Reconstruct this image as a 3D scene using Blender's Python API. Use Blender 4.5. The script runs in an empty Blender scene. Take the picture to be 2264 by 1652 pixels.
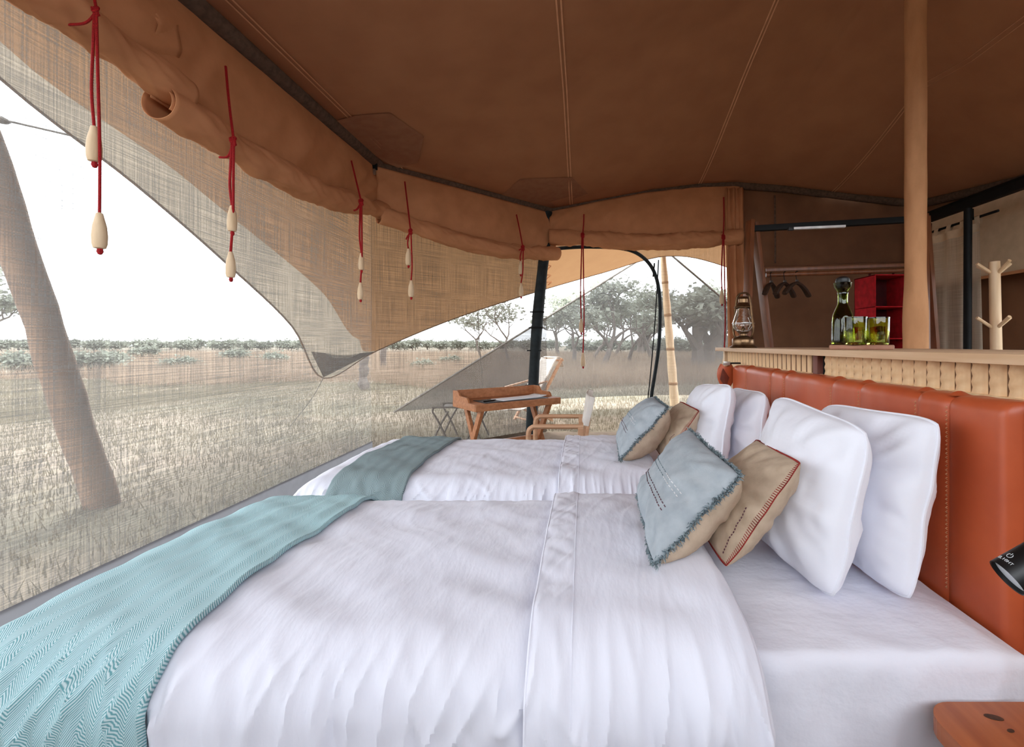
import bpy, bmesh, math, random
import numpy as np
from mathutils import Vector, Matrix, noise as mn
from mathutils.bvhtree import BVHTree
random.seed(7); rng = np.random.default_rng(7)
SC = bpy.context.scene
COL = SC.collection
# ------------------------------------------------------------------ camera, sky, sun, exposure
F, CU, CV, EYE = 1000.0, 1290.0, 762.0, 1.25       # focal length (px), vanishing point (px), eye height (m)
W, H = 2264, 1652
cd = bpy.data.cameras.new('camera'); cam = bpy.data.objects.new('camera', cd); COL.objects.link(cam)
cam.location = (0, 0, EYE); cam.rotation_euler = (math.pi/2, 0, 0)
cd.sensor_fit = 'HORIZONTAL'; cd.sensor_width = 36.0; cd.lens = F/W*36.0
cd.shift_x = (W/2-CU)/W; cd.shift_y = (CV-H/2)/W
cd.clip_start = 0.02; cd.clip_end = 2000
SC.camera = cam
wd = bpy.data.worlds.new('overcast_sky'); SC.world = wd; wd.use_nodes = True
bgn = wd.node_tree.nodes['Background']; bgn.inputs['Color'].default_value = (0.88, 0.94, 1.0, 1); bgn.inputs['Strength'].default_value = 5.4
sd = bpy.data.lights.new('sun', 'SUN'); sd.energy = 2.4; sd.angle = math.radians(12); sd.color = (1.0, 0.95, 0.88)
sun = bpy.data.objects.new('sun', sd); COL.objects.link(sun)
sun.rotation_euler = Vector((0.35, -0.62, -0.80)).to_track_quat('-Z', 'Y').to_euler()
SC.view_settings.view_transform = 'Standard'; SC.view_settings.look = 'None'
SC.view_settings.exposure = 0.86; SC.view_settings.gamma = 1.0; SC.view_settings.use_curve_mapping = False
SC.cycles.max_bounces = 10; SC.cycles.diffuse_bounces = 6; SC.cycles.transparent_max_bounces = 24; SC.cycles.transmission_bounces = 10

def P(u, v, y):
    "point seen at photo pixel (u,v), y metres in front of the camera"
    return Vector(((u-CU)/F*y, y, EYE+(CV-v)/F*y))

# ------------------------------------------------------------------ materials
def lin(c):
    return tuple((x/12.92 if x <= 0.04045 else ((x+0.055)/1.055)**2.4) for x in [k/255.0 for k in c])
MATS = {}
def newmat(name):
    m = bpy.data.materials.new(name); m.use_nodes = True; nt = m.node_tree; nt.nodes.clear()
    out = nt.nodes.new('ShaderNodeOutputMaterial'); MATS[name] = m
    return m, nt, out
def N(nt, t, **kw):
    n = nt.nodes.new('ShaderNode'+t)
    for k, v in kw.items():
        if k == 'inp':
            for a, b in v.items(): n.inputs[a].default_value = b
        else: setattr(n, k, v)
    return n
def math_node(nt, op, a, b=None, c=None):
    n = nt.nodes.new('ShaderNodeMath'); n.operation = op
    for i, x in enumerate((a, b, c)):
        if x is None: continue
        if isinstance(x, (int, float)): n.inputs[i].default_value = x
        else: nt.links.new(x, n.inputs[i])
    return n.outputs[0]
def coords(nt, kind='Object', scale=(1, 1, 1)):
    tc = N(nt, 'TexCoord'); mp = N(nt, 'Mapping'); mp.inputs['Scale'].default_value = scale
    nt.links.new(tc.outputs[kind], mp.inputs['Vector']); return mp.outputs['Vector']
def mat(name, c, c2=None, rough=0.8, scale=(12, 12, 12), detail=4, bump=0.0, bscale=None, bdist=0.01, metal=0.0, spec=0.3,
        trans=0.0, tcol=None, coord='Object', lo=0.35, hi=0.65, sheen=0.0, coat=0.0):
    m, nt, out = newmat(name); L = nt.links
    b = N(nt, 'BsdfPrincipled'); b.inputs['Roughness'].default_value = rough; b.inputs['Metallic'].default_value = metal
    b.inputs['Specular IOR Level'].default_value = spec
    if sheen: b.inputs['Sheen Weight'].default_value = sheen
    if coat: b.inputs['Coat Weight'].default_value = coat; b.inputs['Coat Roughness'].default_value = 0.3
    a = lin(c); d = lin(c2) if c2 else tuple(x*0.8 for x in a)
    v = coords(nt, coord, scale)
    nz = N(nt, 'TexNoise'); nz.inputs['Scale'].default_value = 1.0; nz.inputs['Detail'].default_value = detail
    L.new(v, nz.inputs['Vector'])
    r = N(nt, 'ValToRGB'); r.color_ramp.elements[0].position = lo; r.color_ramp.elements[1].position = hi
    r.color_ramp.elements[0].color = (*d, 1); r.color_ramp.elements[1].color = (*a, 1)
    L.new(nz.outputs['Fac'], r.inputs['Fac']); L.new(r.outputs['Color'], b.inputs['Base Color'])
    if bump:
        bz = N(nt, 'TexNoise'); bz.inputs['Scale'].default_value = 1.0; bz.inputs['Detail'].default_value = 5
        L.new(coords(nt, coord, bscale or scale), bz.inputs['Vector'])
        bp = N(nt, 'Bump'); bp.inputs['Strength'].default_value = bump; bp.inputs['Distance'].default_value = bdist
        L.new(bz.outputs['Fac'], bp.inputs['Height']); L.new(bp.outputs['Normal'], b.inputs['Normal'])
    if trans:
        t = N(nt, 'BsdfTranslucent'); t.inputs['Color'].default_value = (*lin(tcol or c), 1)
        mx = N(nt, 'MixShader'); mx.inputs['Fac'].default_value = trans
        L.new(b.outputs[0], mx.inputs[1]); L.new(t.outputs[0], mx.inputs[2]); L.new(mx.outputs[0], out.inputs['Surface'])
    else: L.new(b.outputs[0], out.inputs['Surface'])
    return m
def wood(name, c, c2, grain=(2, 60, 60), rough=0.55, ring=0.0, coat=0.0):
    return mat(name, c, c2, rough=rough, scale=grain, detail=6, bump=0.12, bdist=0.004, spec=0.35, lo=0.3, hi=0.7, coat=coat)
def gauze(name, c, solid, streak, su=170.0, sv=170.0, cross=2.2, trans=0.6):
    m, nt, out = newmat(name); L = nt.links
    n1 = N(nt, 'TexNoise'); n2 = N(nt, 'TexNoise'); n3 = N(nt, 'TexNoise')
    for n, s, d in ((n1, (su, cross, 1), 2.0), (n2, (cross, sv, 1), 2.0), (n3, (1.6, 0.35, 1), 3.0)):
        n.inputs['Scale'].default_value = 1.0; n.inputs['Detail'].default_value = d
        L.new(coords(nt, 'UV', s), n.inputs['Vector'])
    s = math_node(nt, 'ADD', n1.outputs['Fac'], n2.outputs['Fac'])
    s = math_node(nt, 'ADD', s, math_node(nt, 'MULTIPLY', n3.outputs['Fac'], 0.5))
    s = math_node(nt, 'MULTIPLY_ADD', math_node(nt, 'SUBTRACT', s, 1.25), streak, solid)
    cl = N(nt, 'Clamp'); L.new(s, cl.inputs['Value']); cl.inputs['Min'].default_value = 0.03; cl.inputs['Max'].default_value = 0.95
    tr = N(nt, 'BsdfTransparent'); df = N(nt, 'BsdfDiffuse'); tl = N(nt, 'BsdfTranslucent')
    df.inputs['Color'].default_value = (*lin(c), 1); tl.inputs['Color'].default_value = (*lin(c), 1)
    a = N(nt, 'MixShader'); a.inputs['Fac'].default_value = trans; L.new(df.outputs[0], a.inputs[1]); L.new(tl.outputs[0], a.inputs[2])
    b = N(nt, 'MixShader'); L.new(cl.outputs[0], b.inputs['Fac']); L.new(tr.outputs[0], b.inputs[1]); L.new(a.outputs[0], b.inputs[2])
    L.new(b.outputs[0], out.inputs['Surface']); return m
def glass(name, c, rough=0.0, ior=1.5):
    m, nt, out = newmat(name); g = N(nt, 'BsdfPrincipled')
    g.inputs['Base Color'].default_value = (*lin(c), 1); g.inputs['Transmission Weight'].default_value = 1.0
    g.inputs['Roughness'].default_value = rough; g.inputs['IOR'].default_value = ior
    nz = N(nt, 'TexNoise'); nz.inputs['Scale'].default_value = 1.0; nz.inputs['Detail'].default_value = 2
    nt.links.new(coords(nt, 'Object', (35, 35, 25)), nz.inputs['Vector'])
    bp = N(nt, 'Bump'); bp.inputs['Strength'].default_value = 0.25; bp.inputs['Distance'].default_value = 0.004
    nt.links.new(nz.outputs['Fac'], bp.inputs['Height']); nt.links.new(bp.outputs['Normal'], g.inputs['Normal'])
    nt.links.new(g.outputs[0], out.inputs['Surface']); return m
def herringbone(name, c, c2):
    m, nt, out = newmat(name); L = nt.links
    b = N(nt, 'BsdfPrincipled'); b.inputs['Roughness'].default_value = 0.9; b.inputs['Specular IOR Level'].default_value = 0.15
    sp = N(nt, 'SeparateXYZ'); L.new(coords(nt, 'UV'), sp.inputs[0])
    tri = math_node(nt, 'ABSOLUTE', math_node(nt, 'SUBTRACT', math_node(nt, 'FRACT', math_node(nt, 'DIVIDE', sp.outputs[0], 0.052)), 0.5))
    ph = math_node(nt, 'MULTIPLY_ADD', tri, 0.052*1.5, sp.outputs[1])
    nz = N(nt, 'TexNoise'); nz.inputs['Scale'].default_value = 22.0; L.new(coords(nt, 'UV'), nz.inputs['Vector'])
    ph = math_node(nt, 'MULTIPLY_ADD', nz.outputs['Fac'], 0.0035, ph)
    st = math_node(nt, 'PINGPONG', math_node(nt, 'DIVIDE', ph, 0.0060), 0.5)
    r = N(nt, 'ValToRGB'); r.color_ramp.elements[0].position = 0.12; r.color_ramp.elements[1].position = 0.36
    r.color_ramp.elements[0].color = (*lin(c2), 1); r.color_ramp.elements[1].color = (*lin(c), 1)
    L.new(st, r.inputs['Fac']); L.new(r.outputs['Color'], b.inputs['Base Color'])
    bp = N(nt, 'Bump'); bp.inputs['Strength'].default_value = 0.35; bp.inputs['Distance'].default_value = 0.003
    L.new(st, bp.inputs['Height']); L.new(bp.outputs['Normal'], b.inputs['Normal'])
    L.new(b.outputs[0], out.inputs['Surface']); return m

mat('roof_canvas', (178, 126, 94), (170, 118, 88), rough=0.95, scale=(3, 3, 3), bump=0.06, bscale=(220, 220, 220), bdist=0.002, spec=0.1)
mat('roof_patch', (162, 116, 90), (154, 108, 84), rough=0.95, spec=0.1)
mat('seam_tape', (226, 172, 134), (216, 162, 126), rough=0.95, spec=0.1)
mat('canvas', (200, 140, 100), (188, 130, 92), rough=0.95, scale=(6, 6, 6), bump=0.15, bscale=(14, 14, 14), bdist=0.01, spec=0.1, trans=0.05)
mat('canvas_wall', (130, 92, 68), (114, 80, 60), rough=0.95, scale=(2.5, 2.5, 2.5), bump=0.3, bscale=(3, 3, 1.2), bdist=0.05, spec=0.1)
mat('canvas_pole', (206, 154, 112), (190, 140, 100), rough=0.9, scale=(8, 8, 3), bump=0.5, bscale=(7, 7, 5), bdist=0.03, spec=0.1)
mat('fly_brown', (138, 110, 84), (130, 102, 78), rough=0.95, scale=(3, 3, 3), spec=0.05, trans=0.14, tcol=(176, 132, 92))
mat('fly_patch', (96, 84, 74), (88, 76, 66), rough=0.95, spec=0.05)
mat('fly_grey', (128, 120, 110), (120, 112, 102), rough=0.95, scale=(3, 3, 3), spec=0.05, trans=0.20, tcol=(188, 172, 150))
gauze('gauze', (88, 86, 84), 0.66, 0.75)
gauze('gauze_clear', (112, 108, 105), 0.38, 0.45); gauze('gauze_corner', (86, 80, 76), 0.66, 0.60)
gauze('sheer', (228, 214, 192), 0.62, 0.5, 260, 260)
gauze('windbreak_net', (74, 73, 72), 0.74, 0.30, 420, 420, 3.0, 0.3)
mat('grey_pvc', (128, 128, 132), (116, 116, 120), rough=0.8, scale=(8, 8, 8), spec=0.2, trans=0.3)
mat('black_cloth', (22, 24, 26), (14, 15, 16), rough=0.8, spec=0.2)
mat('eave_cloth', (104, 84, 72), (84, 68, 58), rough=0.95, scale=(30, 30, 30), spec=0.1)
mat('pole_cloth', (36, 46, 50), (22, 28, 30), rough=0.7, scale=(9, 9, 9), bump=0.4, bdist=0.02)
mat('red_cord', (168, 22, 26), (120, 12, 16), rough=0.8, scale=(300, 300, 300), bump=0.4, bdist=0.002)
wood('toggle_wood', (222, 196, 162), (196, 166, 130), (40, 40, 4))
wood('desk_wood', (184, 124, 84), (154, 98, 62), (3, 40, 40))
wood('chair_wood', (206, 164, 130), (182, 136, 102), (3, 40, 40))
wood('rack_wood', (122, 72, 44), (92, 52, 30), (30, 30, 2), rough=0.4)
wood('counter_wood', (224, 190, 154), (204, 166, 128), (30, 2, 30), rough=0.5)
wood('slat_wood', (244, 212, 168), (222, 182, 134), (30, 30, 5))
wood('post_wood', (132, 84, 74), (110, 66, 56), (30, 30, 3))
wood('night_wood', (172, 98, 56), (140, 72, 38), (26, 3, 26), rough=0.4, coat=0.2)
wood('hanger_wood', (62, 42, 30), (44, 30, 22), (30, 30, 30)); wood('slat_back', (120, 84, 54), (100, 68, 42), (30, 30, 5)); mat('linen_header', (206, 182, 152), (196, 172, 142), rough=0.95)
mat('knot', (60, 36, 26), (90, 52, 32), rough=0.6, scale=(60, 60, 60))
wood('tray_wood', (166, 122, 100), (140, 98, 78), (20, 3, 20), rough=0.65)
wood('bamboo', (232, 204, 168), (214, 180, 138), (18, 18, 1.5), rough=0.45)
mat('bamboo_node', (176, 136, 98), rough=0.6)
wood('log_bark', (150, 122, 100), (116, 92, 76), (10, 10, 1.5), rough=0.95)
mat('sheet', (228, 228, 238), (223, 223, 234), rough=0.75, scale=(3, 3, 3), bump=0.5, bscale=(7, 10, 8), bdist=0.025, spec=0.25, sheen=0.1)
mat('duvet', (228, 229, 240), (224, 225, 237), rough=0.7, scale=(3, 3, 3), bump=0.24, bscale=(13, 4, 5), bdist=0.03, spec=0.25, sheen=0.1)
mat('pillow_white', (236, 237, 245), (232, 233, 242), rough=0.7, scale=(4, 4, 4), bump=0.14, bscale=(7, 7, 5), bdist=0.03, spec=0.25, sheen=0.1)
herringbone('throw_teal', (206, 226, 230), (108, 164, 172))
herringbone('throw_grey', (164, 180, 182), (92, 112, 116))
mat('blue_linen', (170, 177, 182), (155, 163, 169), rough=0.95, scale=(25, 25, 25), bump=0.25, bscale=(260, 260, 260), bdist=0.002, spec=0.1)
mat('beige_linen', (196, 176, 154), (180, 160, 138), rough=0.95, scale=(25, 25, 25), bump=0.25, bscale=(260, 260, 260), bdist=0.002, spec=0.1)
mat('fringe_blue', (150, 164, 168), (84, 100, 108), rough=0.95, scale=(150, 150, 150), spec=0.05)
mat('thread_red', (150, 46, 40), (110, 30, 28), rough=0.9)
mat('thread_dark', (96, 60, 70), rough=0.9)
mat('thread_white', (236, 236, 236), rough=0.9)
mat('thread_tan', (206, 152, 112), rough=0.9)
mat('leather', (194, 92, 52), (176, 78, 42), rough=0.42, scale=(5, 5, 5), bump=0.10, bscale=(26, 26, 18), bdist=0.006, spec=0.45, coat=0.15)
mat('leather_dark', (120, 52, 28), (98, 40, 22), rough=0.5, scale=(12, 12, 12))
mat('black_metal', (16, 17, 18), (12, 12, 13), rough=0.6, spec=0.2)
mat('black_plastic', (14, 15, 16), (10, 10, 11), rough=0.45, spec=0.5)
mat('lens_white', (226, 230, 236), rough=0.3)
mat('print_white', (206, 208, 210), rough=0.6)
mat('brass', (136, 108, 80), (104, 80, 58), rough=0.3, metal=0.9, scale=(30, 30, 30))
mat('steel', (200, 198, 194), rough=0.3, metal=0.9)
mat('grey_frame', (112, 106, 98), (92, 86, 80), rough=0.6)
glass('clear_glass', (250, 248, 244)); glass('green_glass', (206, 212, 110)); glass('dark_green_glass', (124, 136, 52))
mat('red_cloth', (176, 14, 26), (140, 8, 18), rough=0.9, scale=(20, 20, 20))
mat('red_cloth_dark', (70, 8, 14), (54, 6, 10), rough=0.9)
mat('led_strip', (236, 236, 238), rough=0.4)
mat('paper', (244, 245, 248), (238, 240, 244), rough=0.8)
mat('clipboard_dark', (50, 54, 60), (40, 44, 48), rough=0.5)
mat('chair_canvas', (238, 232, 224), (226, 218, 208), rough=0.9, bump=0.15, bscale=(200, 200, 200), bdist=0.002, trans=0.15)
mat('floor_cloth', (120, 104, 88), (104, 90, 76), rough=0.95)
mat('foliage_hazed', (152, 154, 140), (124, 128, 114), rough=0.9, scale=(1.2, 1.2, 1.2), trans=0.25)  # leaf colour lightened to carry the distance haze
mat('foliage_pale_hazed', (150, 150, 138), (126, 128, 116), rough=0.9, scale=(1.2, 1.2, 1.2), trans=0.25)  # distance haze mixed into this leaf colour as well
mat('bark_hazed', (122, 112, 104), (98, 88, 82), rough=0.95, scale=(6, 6, 2))  # trunk colour lightened by the same painted haze
mat('grass_gold', (154, 136, 118), (132, 114, 98), rough=0.95, scale=(0.8, 0.8, 0.8), trans=0.3)
mat('grass_lawn', (132, 122, 104), (108, 102, 86), rough=0.95, scale=(1.2, 1.2, 1.2), trans=0.3)
def ground_mat():
    m, nt, out = newmat('ground'); L = nt.links
    b = N(nt, 'BsdfPrincipled'); b.inputs['Roughness'].default_value = 1.0; b.inputs['Specular IOR Level'].default_value = 0.05
    n1 = N(nt, 'TexNoise'); n1.inputs['Scale'].default_value = 1.0; n1.inputs['Detail'].default_value = 6; L.new(coords(nt, 'Object', (0.22, 0.5, 1)), n1.inputs['Vector'])
    n2 = N(nt, 'TexNoise'); n2.inputs['Scale'].default_value = 1.0; n2.inputs['Detail'].default_value = 8; L.new(coords(nt, 'Object', (6, 14, 1)), n2.inputs['Vector'])
    r1 = N(nt, 'ValToRGB'); e = r1.color_ramp.elements; e[0].position = 0.36; e[1].position = 0.66
    e[0].color = (*lin((112, 108, 94)), 1); e[1].color = (*lin((148, 134, 120)), 1)
    mx = N(nt, 'MixRGB'); mx.blend_type = 'MULTIPLY'; mx.inputs['Fac'].default_value = 0.6
    r2 = N(nt, 'ValToRGB'); r2.color_ramp.elements[0].position = 0.3; r2.color_ramp.elements[0].color = (0.45, 0.45, 0.4, 1); r2.color_ramp.elements[1].position = 0.65
    L.new(n1.outputs['Fac'], r1.inputs['Fac']); L.new(n2.outputs['Fac'], r2.inputs['Fac'])
    L.new(r1.outputs['Color'], mx.inputs['Color1']); L.new(r2.outputs['Color'], mx.inputs['Color2'])
    L.new(mx.outputs['Color'], b.inputs['Base Color']); L.new(b.outputs[0], out.inputs['Surface'])
ground_mat()

# ------------------------------------------------------------------ mesh helpers (all take world coordinates)
ORIG = {}
class MB:
    def __init__(s): s.v = []; s.f = []; s.uv = []; s.has_uv = False
    def add(s, v, f, uv=None):
        o = len(s.v); s.v += [tuple(p) for p in v]; s.f += [tuple(i+o for i in q) for q in f]
        s.uv += (list(uv) if uv is not None else [(p[0], p[2]) for p in v])
        return s
    def box(s, x0, x1, y0, y1, z0, z1, M=None, bev=0.0, seg=2):
        bm = bmesh.new(); bmesh.ops.create_cube(bm, size=1.0)
        for v in bm.verts: v.co = Vector(((x0+x1)/2+v.co.x*(x1-x0), (y0+y1)/2+v.co.y*(y1-y0), (z0+z1)/2+v.co.z*(z1-z0)))
        if bev: bmesh.ops.bevel(bm, geom=bm.edges[:], offset=bev, segments=seg, affect='EDGES', profile=0.7)
        if M is not None: bm.transform(M)
        bm.verts.index_update()
        s.add([v.co.copy() for v in bm.verts], [[v.index for v in f.verts] for f in bm.faces]); bm.free(); return s
    def bar(s, a, b, w, d, up=(0, 0, 1), bev=0.0):
        "rectangular bar from a to b, w wide (sideways), d deep (along up)"
        a, b = Vector(a), Vector(b); z = (b-a).normalized(); x = Vector(up).cross(z)
        if x.length < 1e-4: x = Vector((1, 0, 0))
        x.normalize(); y = z.cross(x); L = (b-a).length
        M = Matrix((x, y, z)).transposed().to_4x4(); M.translation = a
        return s.box(-w/2, w/2, -d/2, d/2, 0, L, M, bev)
    def tube(s, pts, r, n=8, cap=True, flat=1.0):
        pts = [Vector(p) for p in pts]; m = len(pts)
        rs = [r]*m if isinstance(r, (int, float)) else list(r)
        up = Vector((0, 0, 1)); V = []; x = None
        for i in range(m):
            t = (pts[min(i+1, m-1)]-pts[max(i-1, 0)])
            t = t.normalized() if t.length > 1e-9 else Vector((0, 0, 1))
            if x is None:
                x = t.orthogonal() if abs(t.dot(up)) > 0.95 else up.cross(t)
            x = (x-t*x.dot(t)); x = x.normalized() if x.length > 1e-6 else t.orthogonal().normalized()
            y = t.cross(x)
            for k in range(n):
                a = 2*math.pi*k/n; V.append(pts[i]+x*(rs[i]*math.cos(a))+y*(rs[i]*flat*math.sin(a)))
        Fc = [(i*n+k, i*n+(k+1) % n, (i+1)*n+(k+1) % n, (i+1)*n+k) for i in range(m-1) for k in range(n)]
        if cap: Fc += [tuple(range(n-1, -1, -1)), tuple((m-1)*n+k for k in range(n))]
        return s.add(V, Fc)
    def lathe(s, prof, c, n=24, axis=None, cap=False):
        c = Vector(c); q = Vector((0, 0, 1)).rotation_difference(Vector(axis).normalized()) if axis is not None else None
        V = []
        for r, z in prof:
            for k in range(n):
                p = Vector((r*math.cos(2*math.pi*k/n), r*math.sin(2*math.pi*k/n), z))
                if q: p = q @ p
                V.append(c+p)
        m = len(prof)
        Fc = [(i*n+k, i*n+(k+1) % n, (i+1)*n+(k+1) % n, (i+1)*n+k) for i in range(m-1) for k in range(n)]
        if cap: Fc += [tuple(range(n-1, -1, -1)), tuple((m-1)*n+k for k in range(n))]
        return s.add(V, Fc)
    def grid(s, fn, us, vs, uvfn=None, close_u=False):
        V = []; U = []
        for a in us:
            for b in vs: V.append(fn(a, b)); U.append(uvfn(a, b) if uvfn else (a, b))
        nv = len(vs); nu = len(us)
        Fc = [(i*nv+j, (i+1)*nv+j, (i+1)*nv+j+1, i*nv+j+1) for i in range(nu-1) for j in range(nv-1)]
        return s.add(V, Fc, U)
    def poly(s, pts, thick, nrm):
        "flat polygon with thickness"
        pts = [Vector(p) for p in pts]; nrm = Vector(nrm).normalized()*thick; n = len(pts)
        V = pts+[p+nrm for p in pts]
        Fc = [tuple(range(n-1, -1, -1)), tuple(range(n, 2*n))]+[(i, (i+1) % n, n+(i+1) % n, n+i) for i in range(n)]
        return s.add(V, Fc)
    def build(s, name, material, parent=None, base=None, smooth=True, solid=0.0, auto=True):
        if parent is not None: o0 = ORIG[parent.name]
        else: o0 = Vector(base) if base is not None else Vector((0, 0, 0))
        me = bpy.data.meshes.new(name)
        me.from_pydata([(p[0]-o0.x, p[1]-o0.y, p[2]-o0.z) for p in s.v], [], s.f)
        uvl = me.uv_layers.new(name='UVMap')
        li = np.empty(len(me.loops), np.int32); me.loops.foreach_get('vertex_index', li)
        uvl.data.foreach_set('uv', np.asarray(s.uv, np.float32)[li].ravel())
        me.materials.append(MATS[material]); me.update()
        ob = bpy.data.objects.new(name, me); COL.objects.link(ob)
        if smooth:
            me.polygons.foreach_set('use_smooth', [True]*len(me.polygons))
            if auto:
                try: me.set_sharp_from_angle(angle=math.radians(40))
                except Exception: pass
        if parent is not None: ob.parent = parent
        else: ob.location = o0
        ORIG[ob.name] = o0
        if solid:
            md = ob.modifiers.new('thickness', 'SOLIDIFY'); md.thickness = solid; md.offset = 0
        return ob
def tag(o, label, cat, group=None, kind=None):
    o['label'] = label; o['category'] = cat
    if group: o['group'] = group
    if kind: o['kind'] = kind
    return o
def struct(o, label=None, cat=None):
    o['kind'] = 'structure'
    if label: o['label'] = label
    if cat: o['category'] = cat
    return o
def thing(name, label, cat, base, group=None):
    e = bpy.data.objects.new(name, None); COL.objects.link(e); e.location = Vector(base); e.empty_display_size = 0.05
    ORIG[e.name] = Vector(base); return tag(e, label, cat, group)
def copy_thing(o, loc, label=None, rz=0.0, scale=1.0):
    def cp(x, par):
        c = x.copy(); COL.objects.link(c); ORIG[c.name] = ORIG[x.name]
        if par is not None: c.parent = par
        for ch in list(x.children): cp(ch, c)
        return c
    r = cp(o, None); r.location = loc; r.rotation_euler.z = rz; r.scale = (scale,)*3
    if label: r['label'] = label
    return r
def ns(*a): return mn.noise(Vector(a))
def lsp(a, b, n): return [a+(b-a)*i/(n-1) for i in range(n)]
def smooth(t): t = max(0.0, min(1.0, t)); return t*t*(3-2*t)
def interp(xs, ys, x): return float(np.interp(x, xs, ys))
def catmull(pts, n=6):
    pts = [Vector(p) for p in pts]; q = [pts[0]*2-pts[1]]+pts+[pts[-1]*2-pts[-2]]; out = []
    for i in range(1, len(q)-2):
        for k in range(n):
            t = k/n; a, b, c, d = q[i-1], q[i], q[i+1], q[i+2]
            out.append(0.5*((2*b)+(c-a)*t+(2*a-5*b+4*c-d)*t*t+(3*b-a-3*c+d)*t**3))
    out.append(pts[-1]); return out
#=====PART2=====
# ------------------------------------------------------------------ ground, floor
A0 = Vector((-2.2, 4.78, 0)); B0 = Vector((-0.51, 6.43, 0)); C0 = Vector((2.10, 6.40, 0)); D0 = Vector((4.65, 6.2, 0))
g = MB(); g.grid(lambda a, b: (a, b, -0.02+0.10*ns(a*0.05, b*0.05, 0)*smooth((abs(a)+abs(b)-14)/20)), lsp(-300, 300, 61), lsp(-60, 420, 61))
struct(g.build('ground', 'ground'), 'dry savanna ground with short tan grass around the tent', 'ground')
fl = MB(); fl.add([(-2.2, -1.5, 0), (4.65, -1.5, 0), (4.65, 6.2, 0), (2.1, 6.4, 0), (-0.51, 6.43, 0), (-2.2, 4.78, 0)], [(0, 1, 2, 3, 4, 5)])
struct(fl.build('floor', 'floor_cloth', smooth=False, solid=0.01), 'brown groundsheet floor of the tent', 'floor')

# ------------------------------------------------------------------ roof (ceiling)
EAVE = [(-2.2, -1.5, 3.14), (-2.2, 1.6, 3.14), (-2.2, 4.78, 3.14), (-0.51, 6.43, 3.14), (0.2, 6.43, 3.27), (0.9, 6.42, 3.40), (1.6, 6.41, 3.48), (2.1, 6.4, 3.50),
        (2.8, 6.35, 3.43), (3.7, 6.28, 3.29), (4.65, 6.2, 3.17), (4.65, 4.77, 2.98), (4.65, 2, 3.0), (4.65, -1.5, 3.10)]
PEAK = Vector((2.57, 3.5, 4.45))
ring = []
for i in range(len(EAVE)):
    a = Vector(EAVE[i]); b = Vector(EAVE[(i+1) % len(EAVE)])
    for k in range(8): ring.append(a.lerp(b, k/8))
nr = 16; V = []
for j in range(nr+1):
    t = j/nr
    for p in ring:
        q = p.lerp(PEAK, t); q.z = p.z+(PEAK.z-p.z)*(t**1.15)-0.10*math.sin(math.pi*min(1, t*1.6))*0.3; V.append(q)
n = len(ring); Fr = [(j*n+i, j*n+(i+1) % n, (j+1)*n+(i+1) % n, (j+1)*n+i) for j in range(nr) for i in range(n)]
rb = MB(); rb.add(V, Fr); roof = rb.build('ceiling', 'roof_canvas', solid=0.006); struct(roof, 'brown canvas tent roof seen from below', 'ceiling')
BVH = BVHTree.FromPolygons([tuple(v) for v in V], Fr)
def roof_z(x, y):
    h = BVH.ray_cast(Vector((x, y, 0)), Vector((0, 0, 1)))
    return h[0].z if h[0] is not None else None
def roof_px(u, v):
    d = Vector(((u-CU)/F, 1, (CV-v)/F)); h = BVH.ray_cast(Vector((0, 0, EYE)), d); return h[0]
for X in (-1.97, -0.17, 1.62, 3.42):
    for dx in (-0.016, 0.016):
        m = MB(); pts = []
        for y in lsp(-1.0, 6.3, 74):
            z = roof_z(X+dx, y)
            if z: pts.append((X+dx, y, z-0.008))
        if len(pts) > 2:
            m.grid(lambda a, b: (pts[int(a)][0]+b, pts[int(a)][1], pts[int(a)][2]), range(len(pts)), (-0.006, 0.006))
            m.build('roof_seam', 'seam_tape', roof)
for poly in ([(738, 268), (790, 255), (862, 250), (937, 302), (924, 360), (880, 372), (838, 350), (790, 318)],
             [(1108, 432), (1150, 396), (1265, 392), (1300, 428), (1210, 462), (1150, 447)]):
    pts = [roof_px(*q) for q in poly]
    if all(p is not None for p in pts):
        c = sum(pts, Vector())/len(pts); m = MB()
        cam0 = Vector((0, 0, EYE)); pts = [p+(cam0-p).normalized()*0.02 for p in pts]
        q = [p for i in range(len(pts)) for p in (pts[i], pts[i].lerp(pts[(i+1) % len(pts)], 0.5))]
        cc = roof_px(sum(a for a, b in poly)/len(poly), sum(b for a, b in poly)/len(poly)); cc = cc+(cam0-cc).normalized()*0.02
        m.add(q+[cc], [(i, (i+1) % len(q), len(q)) for i in range(len(q))])
        m.build('roof_patch', 'roof_patch', roof, smooth=False)
# eave roll of dark cloth
def eave_line(i0, i1, off, dz):
    pts = [Vector(EAVE[i]) for i in range(i0, i1+1)]
    return [p+Vector((off*(1 if p.x < 0 else (-1 if p.x > 4 else 0)), -off*(1 if p.y > 6 else 0), dz)) for p in pts]
for nm, i0, i1, r in (('trim_1', 0, 2, 0.065), ('trim_2', 2, 3, 0.065), ('trim_3', 3, 10, 0.06), ('trim_4', 10, 13, 0.06)):
    pts = eave_line(i0, i1, 0.05, -0.0); pts = [p for k in range(len(pts)-1) for p in [pts[k].lerp(pts[k+1], t/6) for t in range(6)]]+[pts[-1]]
    m = MB(); m.tube(pts, [r*(1+0.12*ns(p.x*9, p.y*9, 1)) for p in pts], 10)
    struct(m.build(nm, 'eave_cloth'), 'dark cloth rolled along the tent eave', 'trim')

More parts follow.
